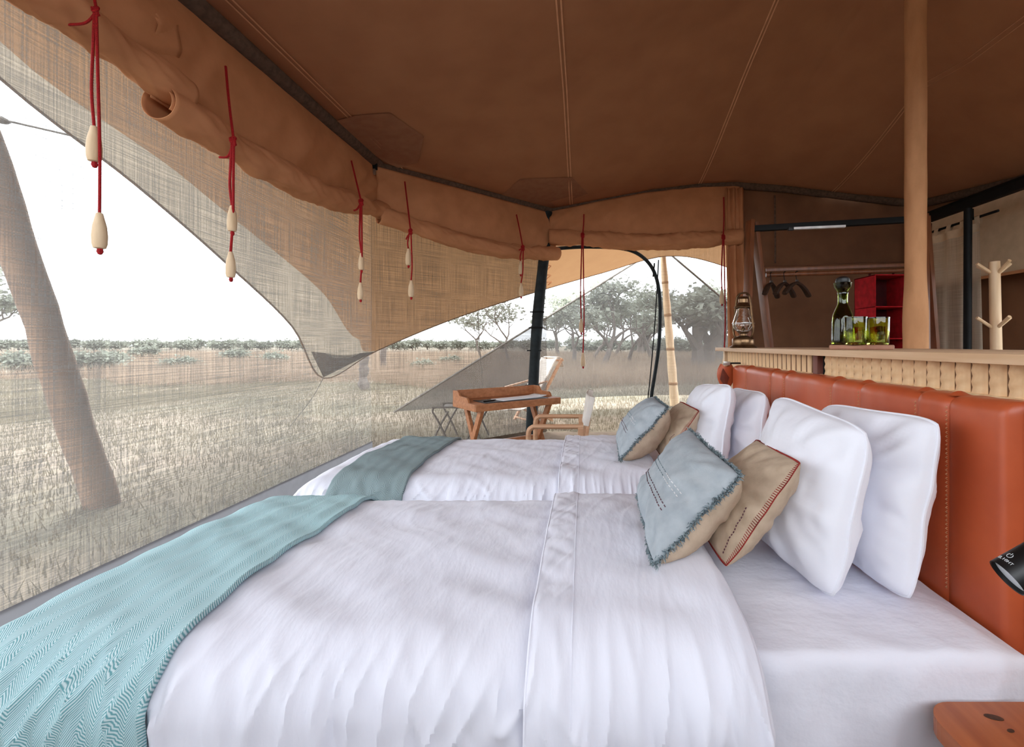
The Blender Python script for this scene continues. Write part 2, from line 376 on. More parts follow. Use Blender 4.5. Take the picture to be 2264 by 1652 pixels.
kt = bpy.data.objects['trim_2']
q = P(828, 352, 4.62); MB().box(q.x-0.028, q.x+0.028, q.y-0.01, q.y+0.01, q.z-0.11, q.z+0.03, bev=0.004).build('webbing_tab', 'black_cloth', kt)
MB().box(q.x-0.016, q.x+0.014, q.y-0.012, q.y+0.004, q.z-0.16, q.z-0.10, bev=0.004).build('metal_buckle', 'steel', kt)

# ------------------------------------------------------------------ gauze and canvas walls
def sheet(P0, P1, z0a, z0b, z1a, z1b, nu, nv, wav=0.01, inward=Vector((0, 0, 0))):
    P0, P1 = Vector(P0), Vector(P1); d = (P1-P0); L = math.hypot(d.x, d.y); nrm = Vector((-d.y, d.x, 0)).normalized()
    def f(a, b):
        p = P0.lerp(P1, a); z0 = z0a+(z0b-z0a)*a; z1 = z1a+(z1b-z1a)*a
        p = p+nrm*(wav*ns(a*L*3.0, b*1.3, P0.x)*4*b*(1-b)); p.z = z0+(z1-z0)*b; return p
    m = MB(); m.grid(f, lsp(0, 1, nu), lsp(0, 1, nv), lambda a, b: (a*L, z0a+(z1a-z0a)*b)); return m
wl0 = sheet((-2.25, -1.5, 0), (-2.25, -0.15, 0), 0.0, 0.0, 3.14, 3.14, 20, 10, 0.02).build('wall_left_light_block', 'canvas_wall'); struct(wl0, 'unseen brown canvas panel added to keep side light off the bed', 'wall')  # unseen opaque panel, added to cut light on the near bed side
wl = sheet((-2.25, -0.15, 0), (-2.25, 4.80, 0), 0.215, 0.215, 3.14, 3.14, 60, 16, 0.02).build('wall_left', 'gauze')
struct(wl, 'pale gauze mesh wall of the tent beside the beds', 'wall')
sheet((-2.24, -0.15, 0), (-2.24, 4.80, 0), 0.0, 0.0, 0.225, 0.225, 40, 4, 0.01).build('wall_skirt', 'grey_pvc', wl)
wc = sheet((-2.25, 4.80, 0), (-0.53, 6.48, 0), 0.05, 0.05, 3.14, 3.14, 30, 16, 0.02).build('wall_corner', 'gauze_corner')
struct(wc, 'gauze mesh wall across the tent corner behind the desk', 'wall')
sheet((-2.24, 4.80, 0), (-0.53, 6.47, 0), 0.0, 0.0, 0.055, 0.055, 20, 4, 0.01).build('wall_skirt', 'floor_cloth', wc)
YB = 6.43
arch_px = [(1204, 553), (1240, 549), (1300, 546), (1370, 549), (1408, 560), (1436, 584), (1452, 618), (1459, 665), (1459, 720), (1456, 770), (1449, 820), (1441, 870), (1434, 930), (1430, 955)]
arch = [P(u, v, YB) for u, v in arch_px]
outer = [P(1204, 470, YB), P(1270, 455, YB), P(1370, 437, YB), P(1500, 424, YB), P(1600, 418, YB), P(1642, 418, YB), P(1642, 500, YB), P(1642, 580, YB), P(1642, 660, YB), P(1642, 720, YB), P(1642, 780, YB), P(1642, 850, YB), P(1642, 920, YB), P(1642, 955, YB)]
A2, O2 = catmull(arch, 4), catmull(outer, 4); na = len(A2)
m = MB(); m.grid(lambda a, b: A2[int(a)].lerp(O2[int(a)], b), range(na), lsp(0, 1, 7), lambda a, b: (lambda q: (q.x, q.z))(A2[int(a)].lerp(O2[int(a)], b)))
wb = m.build('wall_back', 'gauze_clear'); struct(wb, 'gauze mesh wall around the arched tent doorway', 'wall')
dz = MB().tube(catmull(arch, 6), 0.026, 8).build('door_1', 'pole_cloth'); struct(dz, 'black zip edge of the arched tent doorway', 'door')
# canvas back and right walls
def canvas_wall(name, pts, zt, label, fold=0.03):
    pts = [Vector(p) for p in pts]; m = MB(); L = [0]
    for a, b in zip(pts, pts[1:]): L.append(L[-1]+(b-a).length)
    def f(a, b):
        s = a*L[-1]; i = max(k for k in range(len(L)-1) if L[k] <= s+1e-9); t = (s-L[i])/(L[i+1]-L[i])
        p = pts[i].lerp(pts[i+1], t); d = (pts[i+1]-pts[i]).normalized(); nm = Vector((-d.y, d.x, 0))
        z1 = zt[i]+(zt[i+1]-zt[i])*t
        p = p+nm*(fold*ns(s*2.2+b*1.6, b*1.5, 3.0)); p.z = z1*b; return p
    m.grid(f, lsp(0, 1, 70), lsp(0, 1, 18)); return struct(m.build(name, 'canvas_wall'), label, 'wall')
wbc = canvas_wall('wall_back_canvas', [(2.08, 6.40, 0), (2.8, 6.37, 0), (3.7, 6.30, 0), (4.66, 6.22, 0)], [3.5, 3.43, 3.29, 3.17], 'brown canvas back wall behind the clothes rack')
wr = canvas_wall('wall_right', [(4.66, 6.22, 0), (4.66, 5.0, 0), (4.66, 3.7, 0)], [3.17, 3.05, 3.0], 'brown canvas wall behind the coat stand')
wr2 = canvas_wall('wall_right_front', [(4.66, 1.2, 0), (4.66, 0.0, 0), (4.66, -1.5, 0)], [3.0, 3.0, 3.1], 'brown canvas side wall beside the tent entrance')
for z0, z1 in ((0, 0.9), (2.1, 3.0)):
    sheet((4.66, 3.7, 0), (4.66, 1.2, 0), z0, z0, z1, z1, 20, 6, 0.02).build('window_surround', 'canvas_wall', wr)
struct(sheet((4.67, 3.7, 0), (4.67, 1.2, 0), 0.88, 0.88, 2.12, 2.12, 20, 8, 0.01).build('window_1', 'gauze_clear'), 'gauze window in the tent side wall', 'window')
wf = sheet((4.66, -1.5, 0), (-2.25, -1.5, 0), 0.0, 0.0, 1.8, 1.8, 40, 10, 0.03).build('wall_front_light_block', 'canvas_wall'); struct(wf, 'unseen brown canvas half wall added behind the camera to limit front light', 'wall')  # unseen half wall, added to block low light from behind the camera
struct(sheet((4.66, -1.5, 0), (-2.25, -1.5, 0), 1.79, 1.79, 3.10, 3.14, 40, 8, 0.01).build('added_light_gap', 'gauze_clear'), 'unseen gauze band added above the half wall to let light in', 'window')  # unseen gauze opening, added and sized for the light on the beds
# tied-up flap cords and roll on the canvas back wall
for u, v0, v1 in ((1713, 432, 582), (1960, 466, 580)):
    MB().tube([P(u, v0, 6.28), P(u+1, (v0+v1)/2, 6.28), P(u+1, v1, 6.28)], 0.012, 6).build('wall_tie', 'eave_cloth', wbc)
MB().tube([P(1680, 598, 6.28), P(1800, 595, 6.26), P(1900, 590, 6.22), P(2010, 588, 6.18)], 0.055, 8).build('wall_roll', 'canvas_wall', wbc)
# leading edge of the canvas wall: folded drape beside the doorway
m = MB()
def drape(a, b):
    x = 1.98+0.26*a; z = 3.42*b; return Vector((x+0.02*math.sin(b*5), 6.30-0.035*math.sin(a*15+b*1.2)-0.03, z))
m.grid(drape, lsp(0, 1, 24), lsp(0.0, 1, 14))
tag(m.build('canvas_drape', 'canvas', solid=0.004, base=(2.1, 6.28, 0)), 'tan canvas drape hanging beside the tent doorway, behind the lantern', 'drape')

# ------------------------------------------------------------------ rolled-up canvas blinds
def blind(label, P0, P1, zt0, zt1, bots, r, inward, pinch, seed, drop_end=(0, 0)):
    r = r*1.12
    P0, P1, nrm = Vector(P0), Vector(P1), Vector(inward).normalized(); d = P1-P0; L = d.length
    xs = lsp(0, 1, len(bots)); zt = lambda a: (interp(lsp(0, 1, len(zt0)), zt0, a) if isinstance(zt0, list) else zt0+(zt1-zt0)*a)
    zb = lambda a: interp(xs, bots, a)
    t = thing('canvas_blind', label, 'blind', P0.lerp(P1, 0.5)+Vector((0, 0, min(bots))), 'rolled canvas blinds under the eaves')
    def pin(a): return sum(math.exp(-((a-p)*L/0.09)**2) for p in pinch)
    def val(a, b):
        p = P0.lerp(P1, a); top = zt(a)-0.02; bot = zb(a)+1.2*r
        p.z = top+(bot-top)*b
        w = 0.050*ns(a*L*2.2+b*0.8, b*1.0, seed)+0.020*ns(a*L*6+b*3, b*2.0, seed+3)+0.022*max(0, 1-abs(ns(a*L*3.4+b*2.2, b*0.8, seed+8))*3)**2
        sag = 0.03*math.sin(math.pi*b)+0.035*b
        return p+nrm*(0.03+sag+w*math.sin(math.pi*min(1, b*1.1))-0.012*pin(a)*b)
    m = MB(); m.grid(val, lsp(0, 1, 90), lsp(0, 1, 26)); m.build('blind_panel', 'canvas', t, solid=0.003)
    d.normalize(); turns = 1.35; na_ = 64
    def roll(a, b):
        p = P0.lerp(P1, a); p.z = zb(a)+r; ang = math.pi*0.5+b*turns*2*math.pi
        en = smooth(min(a, 1-a)*L/0.22); rr = r*(1-0.28*b)*(1-0.22*pin(a))*(1+en*(0.22*ns(a*L*2.6, math.cos(ang), seed+math.sin(ang))+0.16*ns(a*L*8+ang*0.8, math.cos(ang)*1.5, seed+5+math.sin(ang)*1.5)+0.12*max(0, 1-abs(ns(a*L*7-ang*1.1, math.cos(ang), seed+9))*3)**2))
        return p+nrm*(0.10+rr*math.cos(ang)*-1)+Vector((0, 0, rr*math.sin(ang)))
    m = MB(); m.grid(roll, lsp(-0.0, 1.0, 110), lsp(0, 1, na_)); m.build('blind_roll', 'canvas', t, solid=0.003)
    return t
XI = -2.19
blind('tan canvas roll tied up with the thick red cord, its end over the next roll', (XI, 0.2, 0), (XI, 2.36, 0), 3.12, 3.10, [2.5, 2.5, 2.5, 2.5, 2.46], 0.08, (1, 0, 0), [0.86, 0.3], 1.0)
blind('long tan canvas roll with a hollow open end beside the bed foot', (XI, 2.22, 0), (XI, 4.74, 0), 3.12, 3.12, [2.35, 2.33, 2.33, 2.36, 2.46, 2.55], 0.085, (1, 0, 0), [0.19, 0.89], 5.0)
nd = Vector((1, -1, 0)).normalized()
blind('tan canvas roll across the gauze corner above the desk', (-2.15, 4.66, 0), (-0.44, 6.40, 0), 3.10, 3.12, [2.47, 2.40, 2.35, 2.33, 2.36, 2.42], 0.085, nd, [0.16, 0.80], 9.0)
blind('tan canvas roll above the arched tent doorway', (-0.47, 6.36, 0), (2.18, 6.34, 0), [3.13, 3.27, 3.395, 3.475, 3.50], 0, [2.62, 2.60, 2.55, 2.55, 2.58, 2.62], 0.10, (0, -1, 0), [0.16, 0.90], 13.0)

# ------------------------------------------------------------------ red tie cords with wooden toggles
TG = [(0.0022, 0.0), (0.0055, -0.002), (0.0072, -0.010), (0.0110, -0.026), (0.0125, -0.044), (0.0120, -0.060), (0.0098, -0.068), (0.0030, -0.070)]
def cord(label, y0, y1, top, knot, togs, rad, tl, loop=None, tl2=None):
    "top, knot: pixels; togs: pixels of the two toggle tops; y0/y1: distance at top / hanging part"
    base = P(togs[1][0], togs[1][1], y1)-Vector((0, 0, tl))
    t = thing('blind_cord', label, 'cord', base, 'red tie cords of the blinds')
    T, K = P(*top, y0), P(*knot, y1)
    c = MB(); c.tube(catmull([T, T.lerp(K, 0.5)+Vector((0.004, -0.01, 0)), K], 5), rad, 6)
    for i, tg in enumerate(togs):
        q = P(*tg, y1); dx = (-1, 1)[i]*rad*1.3
        c.tube(catmull([K+Vector((dx*0.5, -rad, 0)), K.lerp(q, 0.35)+Vector((dx, -rad, 0)), K.lerp(q, 0.7)+Vector((dx*1.2+0.002*i, -rad, 0)), q+Vector((0, 0, 0.0))], 5), rad, 6)
    # loop passed around the roll
    if loop: c.tube(catmull([K]+[P(u, v, y1) for u, v in loop], 5), rad, 6)
    c.build('cord', 'red_cord', t)
    k = MB(); 
    for j in range(4):
        ang = j*1.3; c0 = K+Vector((0, -rad, 0)); ring_ = [c0+Vector((rad*2.0*math.cos(s+ang), rad*1.2*math.sin(s)*math.cos(ang), rad*2.4*math.sin(s+ang*0.3)-j*rad*0.9+rad)) for s in lsp(0, 6.28, 13)]
        k.tube(ring_, rad, 6, False)
    k.build('knot', 'red_cord', t)
    for tg in togs:
        q = P(*tg, y1); s = tl/0.070
        m = MB(); m.lathe([(r*s*0.92, z*s) for r, z in TG], q+Vector((0, 0, 0.002)), 14, cap=True); tw = m.build('toggle', 'toggle_wood', t)
        MB().lathe([(0.001, 0.004*s), (0.004*s, 0.002*s), (0.005*s, -0.004*s), (0.003*s, -0.009*s), (0.0008, -0.010*s)], q+Vector((0.002, 0, -0.070*s)), 8, cap=True).build('toggle_knot', 'red_cord', tw)
yl = lambda u, x=XI+0.19: x*F/(u-CU)          # distance of the left blinds at pixel column u
cord('red cord with two large wooden toggles on the frontmost canvas roll', 1.86, 1.79, (205, -60), (214, 25), [(208, 279), (220, 471)], 0.0050, 0.145, [(190, 50), (150, 55)])
cord('red cord with toggles on the long canvas roll, fixed by a black eyelet', 2.60, 2.48, (499, 147), (517, 312), [(513, 455), (510, 557)], 0.0065, 0.145, [(505, 345), (485, 348)])
cord('red cord with a bow and toggles, beside the kink of the eave', 4.05, 3.90, (777, 356), (799, 447), [(799, 560), (797, 625)], 0.0075, 0.150, [(790, 462), (782, 466)])
cord('red cord with uneven toggles at the start of the corner roll', 4.72, 4.50, (895, 402), (908, 512), [(903, 550), (909, 620)], 0.0075, 0.170, [(900, 525), (898, 530)])
cord('red cord with thin toggles beside the black corner pole', 5.85, 5.62, (1142, 475), (1156, 548), [(1151, 577), (1152, 626)], 0.0085, 0.170, [(1150, 552), (1147, 553)])
cord('long red cord with toggles hanging down in the arched doorway', 6.18, 6.14, (1291, 474), (1288, 520), [(1285, 705), (1289, 780)], 0.0090, 0.190)
cord('long red cord with one toggle hanging beside the canvas drape', 6.18, 6.14, (1600, 436), (1599, 524), [(1596, 642), (1601, 790)], 0.0090, 0.190)

# ------------------------------------------------------------------ poles and flysheet
def pole(name, label, pts, rs, m_, n=14, parent_parts=None):
    mb = MB(); mb.tube(catmull(pts, 6), list(np.interp(np.linspace(0, 1, (len(pts)-1)*6+1), np.linspace(0, 1, len(rs)), rs)), n)
    b = Vector(min(pts, key=lambda p: Vector(p).z)); return mb, b
mb, b = pole('', '', [P(1210, 470, 6.33), P(1206, 540, 6.30), P(1199, 600, 6.22), P(1189, 700, 6.10), P(1182, 800, 6.06), P(1177, 900, 6.05), (-0.70, 6.05, 0.0)], [0.075, 0.08, 0.072, 0.078, 0.07, 0.075, 0.08], 'pole_cloth')
t = thing('corner_pole', 'dark cloth-wrapped tent pole at the corner behind the desk', 'pole', b); mb.build('pole_shaft', 'pole_cloth', t)
for v in (690, 725, 775, 852):
    c = P(interp([600, 700, 800, 900], [1199, 1189, 1182, 1177], v), v, 6.08); m = MB(); m.lathe([(0.078, -0.012), (0.084, 0), (0.078, 0.012)], c, 14)
    m.box(c.x-0.11, c.x-0.06, c.y-0.02, c.y+0.0, c.z-0.008, c.z+0.008); m.build('tie_strap', 'black_cloth', t)
# centre pole in a canvas sleeve
cp = Vector((2.57, 3.5, 0)); t = thing('canvas_sleeved_pole', 'thick centre tent pole in a wrinkled canvas sleeve', 'pole', cp)
def sleeve(a, b):
    z = 4.42*b; ang = a*2*math.pi; tw = ang+z*1.1
    r = 0.072+0.010*smooth((2.2-z)/1.6)+0.007*math.sin(tw*2+ns(z*2, 1, 1)*2)*smooth((2.6-z)/1.2)+0.004*ns(math.cos(ang)*2, math.sin(ang)*2, z*3)
    return cp+Vector((r*math.cos(ang), r*math.sin(ang), z))
m = MB(); m.grid(sleeve, lsp(0, 1, 33), lsp(0, 1, 110)); m.build('canvas_sleeve', 'canvas_pole', t)
MB().tube([cp, cp+Vector((0, 0, 4.44))], 0.05, 12).build('pole_core', 'rack_wood', t)
# bamboo pole outside
bt, bb = P(1465, 555, 9.25), P(1492, 900, 9.25); bb.z = 0
t = thing('bamboo_pole', 'pale bamboo pole holding up the flysheet outside the doorway', 'pole', bb)
m = MB(); q = [bb.lerp(bt, k/40) for k in range(41)]; m.tube(q, [0.095-0.035*k/40+0.004*math.sin(k*0.8) for k in range(41)], 14); m.build('pole_shaft', 'bamboo', t)
for v in (625, 697, 772, 848):
    k = (900-v)/345.0; c = bb.lerp(bt, max(0, min(1, (EYE+(CV-v)/F*9.25)/bt.z))); m = MB(); rr = 0.095-0.035*c.z/bt.z
    m.lathe([(rr*0.98, -0.03), (rr+0.008, -0.008), (rr-0.002, 0), (rr+0.008, 0.008), (rr*0.98, 0.03)], c, 14); m.build('bamboo_node', 'bamboo_node', t)
# leaning log outside the gauze
l0, l1 = Vector((-3.80, 3.58, -0.05)), P(-107, 100, 2.75)
m = MB(); q = [l0.lerp(l1, k/24) for k in range(25)]; m.tube([p+Vector((0.02*ns(k*0.3, 0, 0), 0, 0)) for k, p in enumerate(q)], [0.105-0.018*k/24+0.012*ns(k*0.5, 3, 0) for k in range(25)], 14)
tag(m.build('log_pole', 'log_bark', base=l0), 'thick leaning log pole outside the gauze wall', 'pole')

# flysheet: ruled surface between the eave and its free edge
IN = [(-2.3, -1.2, 3.22), (-2.3, 1.2, 3.22), (-2.3, 2.6, 3.22), (-2.3, 3.8, 3.22), (-2.3, 4.75, 3.22), (-1.9, 5.2, 3.22), (-1.35, 5.72, 3.22), (-0.9, 6.15, 3.22), (-0.45, 6.55, 3.24), (0.4, 6.56, 3.34), (1.3, 6.56, 3.46), (2.1, 6.52, 3.55), (3.2, 6.45, 3.45), (4.7, 6.35, 3.25)]
def ed(u, v):   # right-hand free edge lies above the line tip - bamboo pole
    k = (u-CU)/F; s = (3.74+k*6.5)/(5.4-k*2.7); return P(u, v, 6.5+2.7*s)
OUT = [(-2.5, -1.2, 3.25), (-2.95, 1.3, 3.22), P(0, 172, 2.87), P(300, 408, 3.74), P(495, 577, 4.65), P(646, 722, 5.75), P(715, 836, 6.5), ed(832, 776), ed(1000, 706), ed(1170, 650), ed(1330, 604), ed(1478, 566), P(1612, 592, 9.4), P(1850, 690, 9.4)]  # near end, out of view, drawn in to admit sky light
IN2, OU2 = catmull(IN, 6), catmull(OUT, 6)
# boundary between the browner, less translucent inner part and the greyer border (fraction of the width)
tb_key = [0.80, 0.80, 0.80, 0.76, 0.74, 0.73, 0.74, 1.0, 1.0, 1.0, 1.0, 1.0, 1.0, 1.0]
def flyp(i, t):
    p = IN2[i].lerp(OU2[i], t); p.z -= 0.16*math.sin(math.pi*t)*(0.6+0.4*ns(i*0.1, 0, 0)); return p
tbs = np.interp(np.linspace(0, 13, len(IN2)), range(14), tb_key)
fb = Vector(OUT[6]); fly = thing('flysheet', 'tan outer flysheet stretched beyond the gauze walls, its tip pulled low', 'canopy', (fb.x, fb.y, fb.z))
ni = len(IN2)
m = MB(); m.grid(lambda a, b: flyp(int(a), tbs[int(a)]*b), range(ni), lsp(0, 1, 16)); m.build('inner_canvas', 'fly_brown', fly)
i7 = 7*6
m = MB(); m.grid(lambda a, b: flyp(int(a), tbs[int(a)]+(1-tbs[int(a)])*b), range(0, i7+1), lsp(0, 1, 8)); m.build('canvas_border', 'fly_grey', fly)
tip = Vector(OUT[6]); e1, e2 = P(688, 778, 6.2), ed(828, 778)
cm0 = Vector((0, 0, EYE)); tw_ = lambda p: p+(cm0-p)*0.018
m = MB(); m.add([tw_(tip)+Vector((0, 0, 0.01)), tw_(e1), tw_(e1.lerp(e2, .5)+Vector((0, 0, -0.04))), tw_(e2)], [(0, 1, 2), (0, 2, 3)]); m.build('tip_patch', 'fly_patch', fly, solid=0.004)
m = MB(); m.tube(OU2, 0.012, 6); m.build('hem', 'fly_brown', fly)
m = MB(); sm = [flyp(int(52+k*0.3), 0.35+0.05*k)+Vector((0, -0.02, -0.012)) for k in range(12)]; m.tube(sm, 0.010, 5); m.build('seam', 'seam_tape', fly)
def rope(label, pts, r, knots=(), cat='rope'):
    pts = [Vector(p) for p in pts]; b = min(pts, key=lambda p: p.z); t = thing('guy_rope', label, cat, b, 'guy ropes of the tent')
    MB().tube(catmull(pts, 6), r, 6).build('rope_line', 'grey_frame', t)
    for p in knots: MB().lathe([(0.001, -0.05), (r*2.8, -0.03), (r*3.2, 0.0), (r*2.4, 0.03), (0.001, 0.05)], p, 8, axis=(1, 0.5, -0.3)).build('rope_knot', 'grey_frame', t)
rope('grey guy rope running from the flysheet past the leaning log', [P(-60, 255, 2.9), P(0, 264, 3.05), P(170, 303, 3.5), P(300, 335, 3.9), P(385, 352, 4.05)], 0.008, [P(305, 336, 3.9), P(2, 265, 3.05)])
rope('thin guy rope from the flysheet edge down to the grass', [ed(1056, 690), P(1063, 800, 7.9), P(1074, 920, 7.95)], 0.006)
rope('slack guy rope from the low tip of the flysheet to the grass', [Vector(OUT[6]), P(690, 880, 6.9), P(640, 945, 7.0)], 0.006)
MB().tube(catmull([P(1456, 575, 6.36), P(1449, 700, 6.34), P(1438, 830, 6.34), P(1432, 885, 6.34)], 6), 0.008, 6).build('pull_cord', 'black_cloth', dz)
MB().tube([P(1447, 582, 6.36), P(1444, 612, 6.36)], 0.010, 6).build('strap_end', 'black_cloth', dz)

# windbreak net outside
n0, n1, n2, nb = Vector((-3.44, 8.2, 0.02)), P(1462, 545, 9.4), Vector((5.6, 10.2, 0.2)), 0.0
t = thing('windbreak_net', 'dark grey triangular windbreak net hung from the bamboo pole', 'net', n0)
def net(a, b):
    bot = n0.lerp(n2, a); k = (n1.x-n0.x)/(n2.x-n0.x); top = n0.lerp(n1, a/k) if a < k else n1.lerp(n2, (a-k)/(1-k))
    bot = Vector((bot.x, bot.y, 0.03+0.18*math.sin(math.pi*a))); top.x = bot.x
    return Vector((bot.x, bot.y+(top.y-bot.y)*b+0.10*math.sin(a*7)*math.sin(math.pi*b), bot.z+max(0.0, top.z-bot.z)*b))
m = MB(); m.grid(net, lsp(0, 1, 60), lsp(0, 1, 16), lambda a, b: (a*9.3, b*3)); m.build('net_cloth', 'windbreak_net', t)
m = MB(); m.tube([n0.lerp(n1, k/10) for k in range(11)]+[n1.lerp(n2, k/10) for k in range(1, 11)], 0.022, 6); m.build('net_hem', 'grey_frame', t)
# ------------------------------------------------------------------ beds
def beds(y0, y1, zt, near, lab):
    yc = (y0+y1)/2; xf, xh = -1.16, 0.925
    t = thing('single_bed', 'single bed with a white fitted sheet, '+lab, 'bed', ((xf+xh)/2, yc, 0))
    def matt(a, b):     # rounded mattress in a fitted sheet, seen near the head
        # a along x, b around the section (near bottom - top - far bottom)
        s = b*2.0-1.0; x = xf+(xh-xf)*a; hw = (y1-y0)/2; zb = 0.30
        k = abs(s)
        if k < 0.62: yy = hw*(k/0.62)*0.93; z = zt
        elif k < 0.74:
            q = (k-0.62)/0.12*math.pi/2; yy = hw*(0.93+0.07*math.sin(q)); z = zt-hw*0.10*(1-math.cos(q))
        else: yy = hw; z = zt-hw*0.10-(zt-hw*0.10-zb)*(k-0.74)/0.26
        side = smooth((k-0.6)/0.2)
        cz = max(0.0, 1-abs(ns(x*7+s*2.2, s*3.0-x*2, near+6))*3.0)**2; z += (0.006*ns(x*5, s*3, near)+0.005*cz)*(1-side)-0.02*smooth((a-0.965)/0.035)*(1-side)
        yy += side*(0.008*ns(x*9+z*3, z*2, near+4)+0.007*max(0.0, 1-abs(ns(x*9-z*4, z*2.5, near+9))*3.0)**2-0.008)
        end = 1-0.03*smooth((a-0.96)/0.04)-0.02*smooth((0.02-a)/0.02)
        return Vector((x, yc+math.copysign(yy*end, s), z))
    m = MB(); m.grid(matt, lsp(0, 1, 120), lsp(0, 1, 90))
    # head and foot ends
    for a in (0.0, 1.0):
        q = [matt(a, b) for b in lsp(0, 1, 60)]; c = Vector((xf+(xh-xf)*a, yc, 0.45)); m.add(q+[c], [(i, i+1, 60) for i in range(59)])
    m.build('mattress', 'sheet', t)
    def skirt(a, b):
        x = xf+0.03+(xh-xf-0.06)*a; z = 0.31-0.29*b; return Vector((x, y0+0.025+0.012*math.sin(x*26+2*ns(x*3, 0, near))*b, z))
    m = MB(); m.grid(skirt, lsp(0, 1, 130), lsp(0, 1, 6)); m.grid(lambda a, b: (lambda p: Vector((p.x, y0+y1-p.y, p.z)))(skirt(a, b)), lsp(0, 1, 130), lsp(0, 1, 6))
    m.build('valance', 'sheet', t)
    MB().box(xf+0.05, xh-0.03, y0+0.05, y1-0.05, 0.10, 0.30, bev=0.01).build('bed_base', 'rack_wood', t)
    for x in (xf+0.1, xh-0.1):
        for y in (y0+0.1, y1-0.1): MB().box(x-0.03, x+0.03, y-0.03, y+0.03, 0, 0.10, bev=0.004).build('leg', 'rack_wood', t)
    return t
B1 = (0.915, 1.71); B2 = (1.985, 2.80); ZT = 0.615
beds(*B1, ZT, 1.0, 'standing by the wooden bedside table'); beds(*B2, ZT, 2.0, 'standing by the folding desk')

class Cloth:
    "cloth draped over a rounded box: p runs along the bed, q across it"
    def __init__(s, bed, xfoot, ztop, r, over, seed, crown=0.012):
        s.y0, s.y1 = bed[0]-over, bed[1]+over; s.xf = xfoot; s.z = ztop; s.r = r; s.seed = seed; s.crown = crown
    def ax(s, d):   # distance past the flat region -> outward, down
        if d <= 0: return d, 0.0
        r = s.r; L = r*math.pi/2
        if d < L: a = d/r; return r*math.sin(a), r*(1-math.cos(a))
        return r+0.04*smooth((d-L)/0.4), r+(d-L)
    def __call__(s, p, q, off=0.0):
        yc = (s.y0+s.y1)/2; hw = (s.y1-s.y0)/2-s.r
        dq = abs(q)-hw; oy, dy = s.ax(dq); dp = -(p-(s.xf+s.r)); ox, dx = s.ax(dp)
        sg = 1 if q > 0 else -1
        y = yc+(sg*(hw+oy) if dq > 0 else q); x = (s.xf+s.r-ox) if dp > 0 else p
        dz = (dx**3+dy**3)**(1/3) if (dx > 0 or dy > 0) else 0.0
        if dx > 0 and dy > 0:    # soft corner
            k = min(1, min(dx, dy)/0.3); y -= sg*0.05*k; x += 0.05*k
        z = s.z-dz+s.crown*math.cos(min(1, abs(q)/hw)*math.pi/2)
        side = smooth((dq+0.02)/0.16); foot = smooth((dp+0.02)/0.16)
        sd = s.seed
        # folds
        f1 = ns(p*15+q*3.0, q*2.2, sd); f2 = ns(p*34+q*5, q*3.5, sd+7); top = ns(p*6+q*8, q*4-p*2, sd+3); top2 = ns(p*16-q*11, q*7, sd+9)
        rid = (1-abs(ns(p*9+q*4.2, q*1.7, sd+12))*2)
        wp = 0.35*ns(p*2.1, q*2.3, sd+21)
        cr1 = max(0.0, 1-abs(ns(p*11+wp*8+q*4.2, q*1.5, sd+12))*3.2)**2; cr2 = max(0.0, 1-abs(ns(p*18-wp*9-q*4.4, q*2.2+1, sd+17))*3.2)**2
        w = side*(0.009*f1+0.006*f2+0.011*cr1+0.010*cr2)
        y += sg*(w+off*side)
        x -= foot*(0.012*ns(q*14, p*2, sd)+off*(1-side))
        z += (1-side)*(1-foot)*(0.010*top+0.0045*top2+0.0022*cr1*(0.5+ns(p*3, q*3, sd+30))+0.0022*cr2*(0.5+ns(p*3+9, q*3, sd+31))+off)+off*0.5*(side*(1-smooth((dq-0.05)/0.1)))
        return Vector((x, y, max(0.03, z)))
def duvet(bed, seed, label, ztop=0.668, xr=0.335, xflap=-0.105):
    c = Cloth(bed, -1.27, ztop, 0.13, 0.085, seed); hw = (bed[1]-bed[0])/2+0.085-0.13; Lq = hw+0.13*1.571+0.30
    t = thing('duvet', label, 'duvet', (-0.4, (bed[0]+bed[1])/2, 0.25))
    m = MB(); p0 = -1.27+0.13-0.13*1.571-0.25
    m.grid(lambda p, q: c(p, q), lsp(p0, xr-0.012, 240), lsp(-Lq, Lq, 210)); m.build('duvet_cover', 'duvet', t)
    # turned-back head end: fold and flap
    def flap(p, q):
        lift = 0.020*(1-smooth((p-xflap)/0.05)*0.25); e = (p-xr)
        v = c(p, q, 0.024)
        if e > -0.03: 
            a = (e+0.03)/0.03*math.pi/2; v.z -= 0.016*(1-math.cos(a)); 
        sd = smooth((abs(q)-hw)/0.15); cr = (1-sd*0.5)*(0.005*ns(q*19+p*12, p*14, seed+2)+0.004*max(0, 1-abs(ns(q*15-p*20, p*11, seed+4))*3))*smooth((xflap+0.088-p)/0.02)*smooth((p-xflap)/0.01)
        v.z += cr; return v
    m = MB(); m.grid(flap, lsp(xflap, xr, 100), lsp(-Lq+0.0, Lq-0.0, 230)); fp = m.build('turned_back_flap', 'duvet', t, solid=0.006)
    m = MB(); m.tube([flap(xflap, q)+Vector((0, 0, 0.002)) for q in lsp(-Lq, Lq, 120)], 0.0035, 6); m.build('piping', 'duvet', fp)
    m = MB(); m.tube([flap(xflap+0.083, q)+Vector((0, -0.001 if q < 0 else 0.001, 0.0035)) for q in lsp(-Lq, Lq, 120)], 0.0016, 5); m.build('seam', 'duvet', fp)
    # fold front and head-side underside
    def fold(p, b):
        q = p; v = flap(xr, q); w = c(xr-0.005, q, -0.02); u = v.lerp(w, b); u.x = xr+0.010*math.sin(b*math.pi); return u
    m = MB(); m.grid(fold, lsp(-Lq, Lq, 160), lsp(0, 1, 6)); m.build('fold_edge', 'duvet', fp)
    return c
c1 = duvet(B1, 20.0, 'white duvet turned back on the bed by the wooden bedside table')
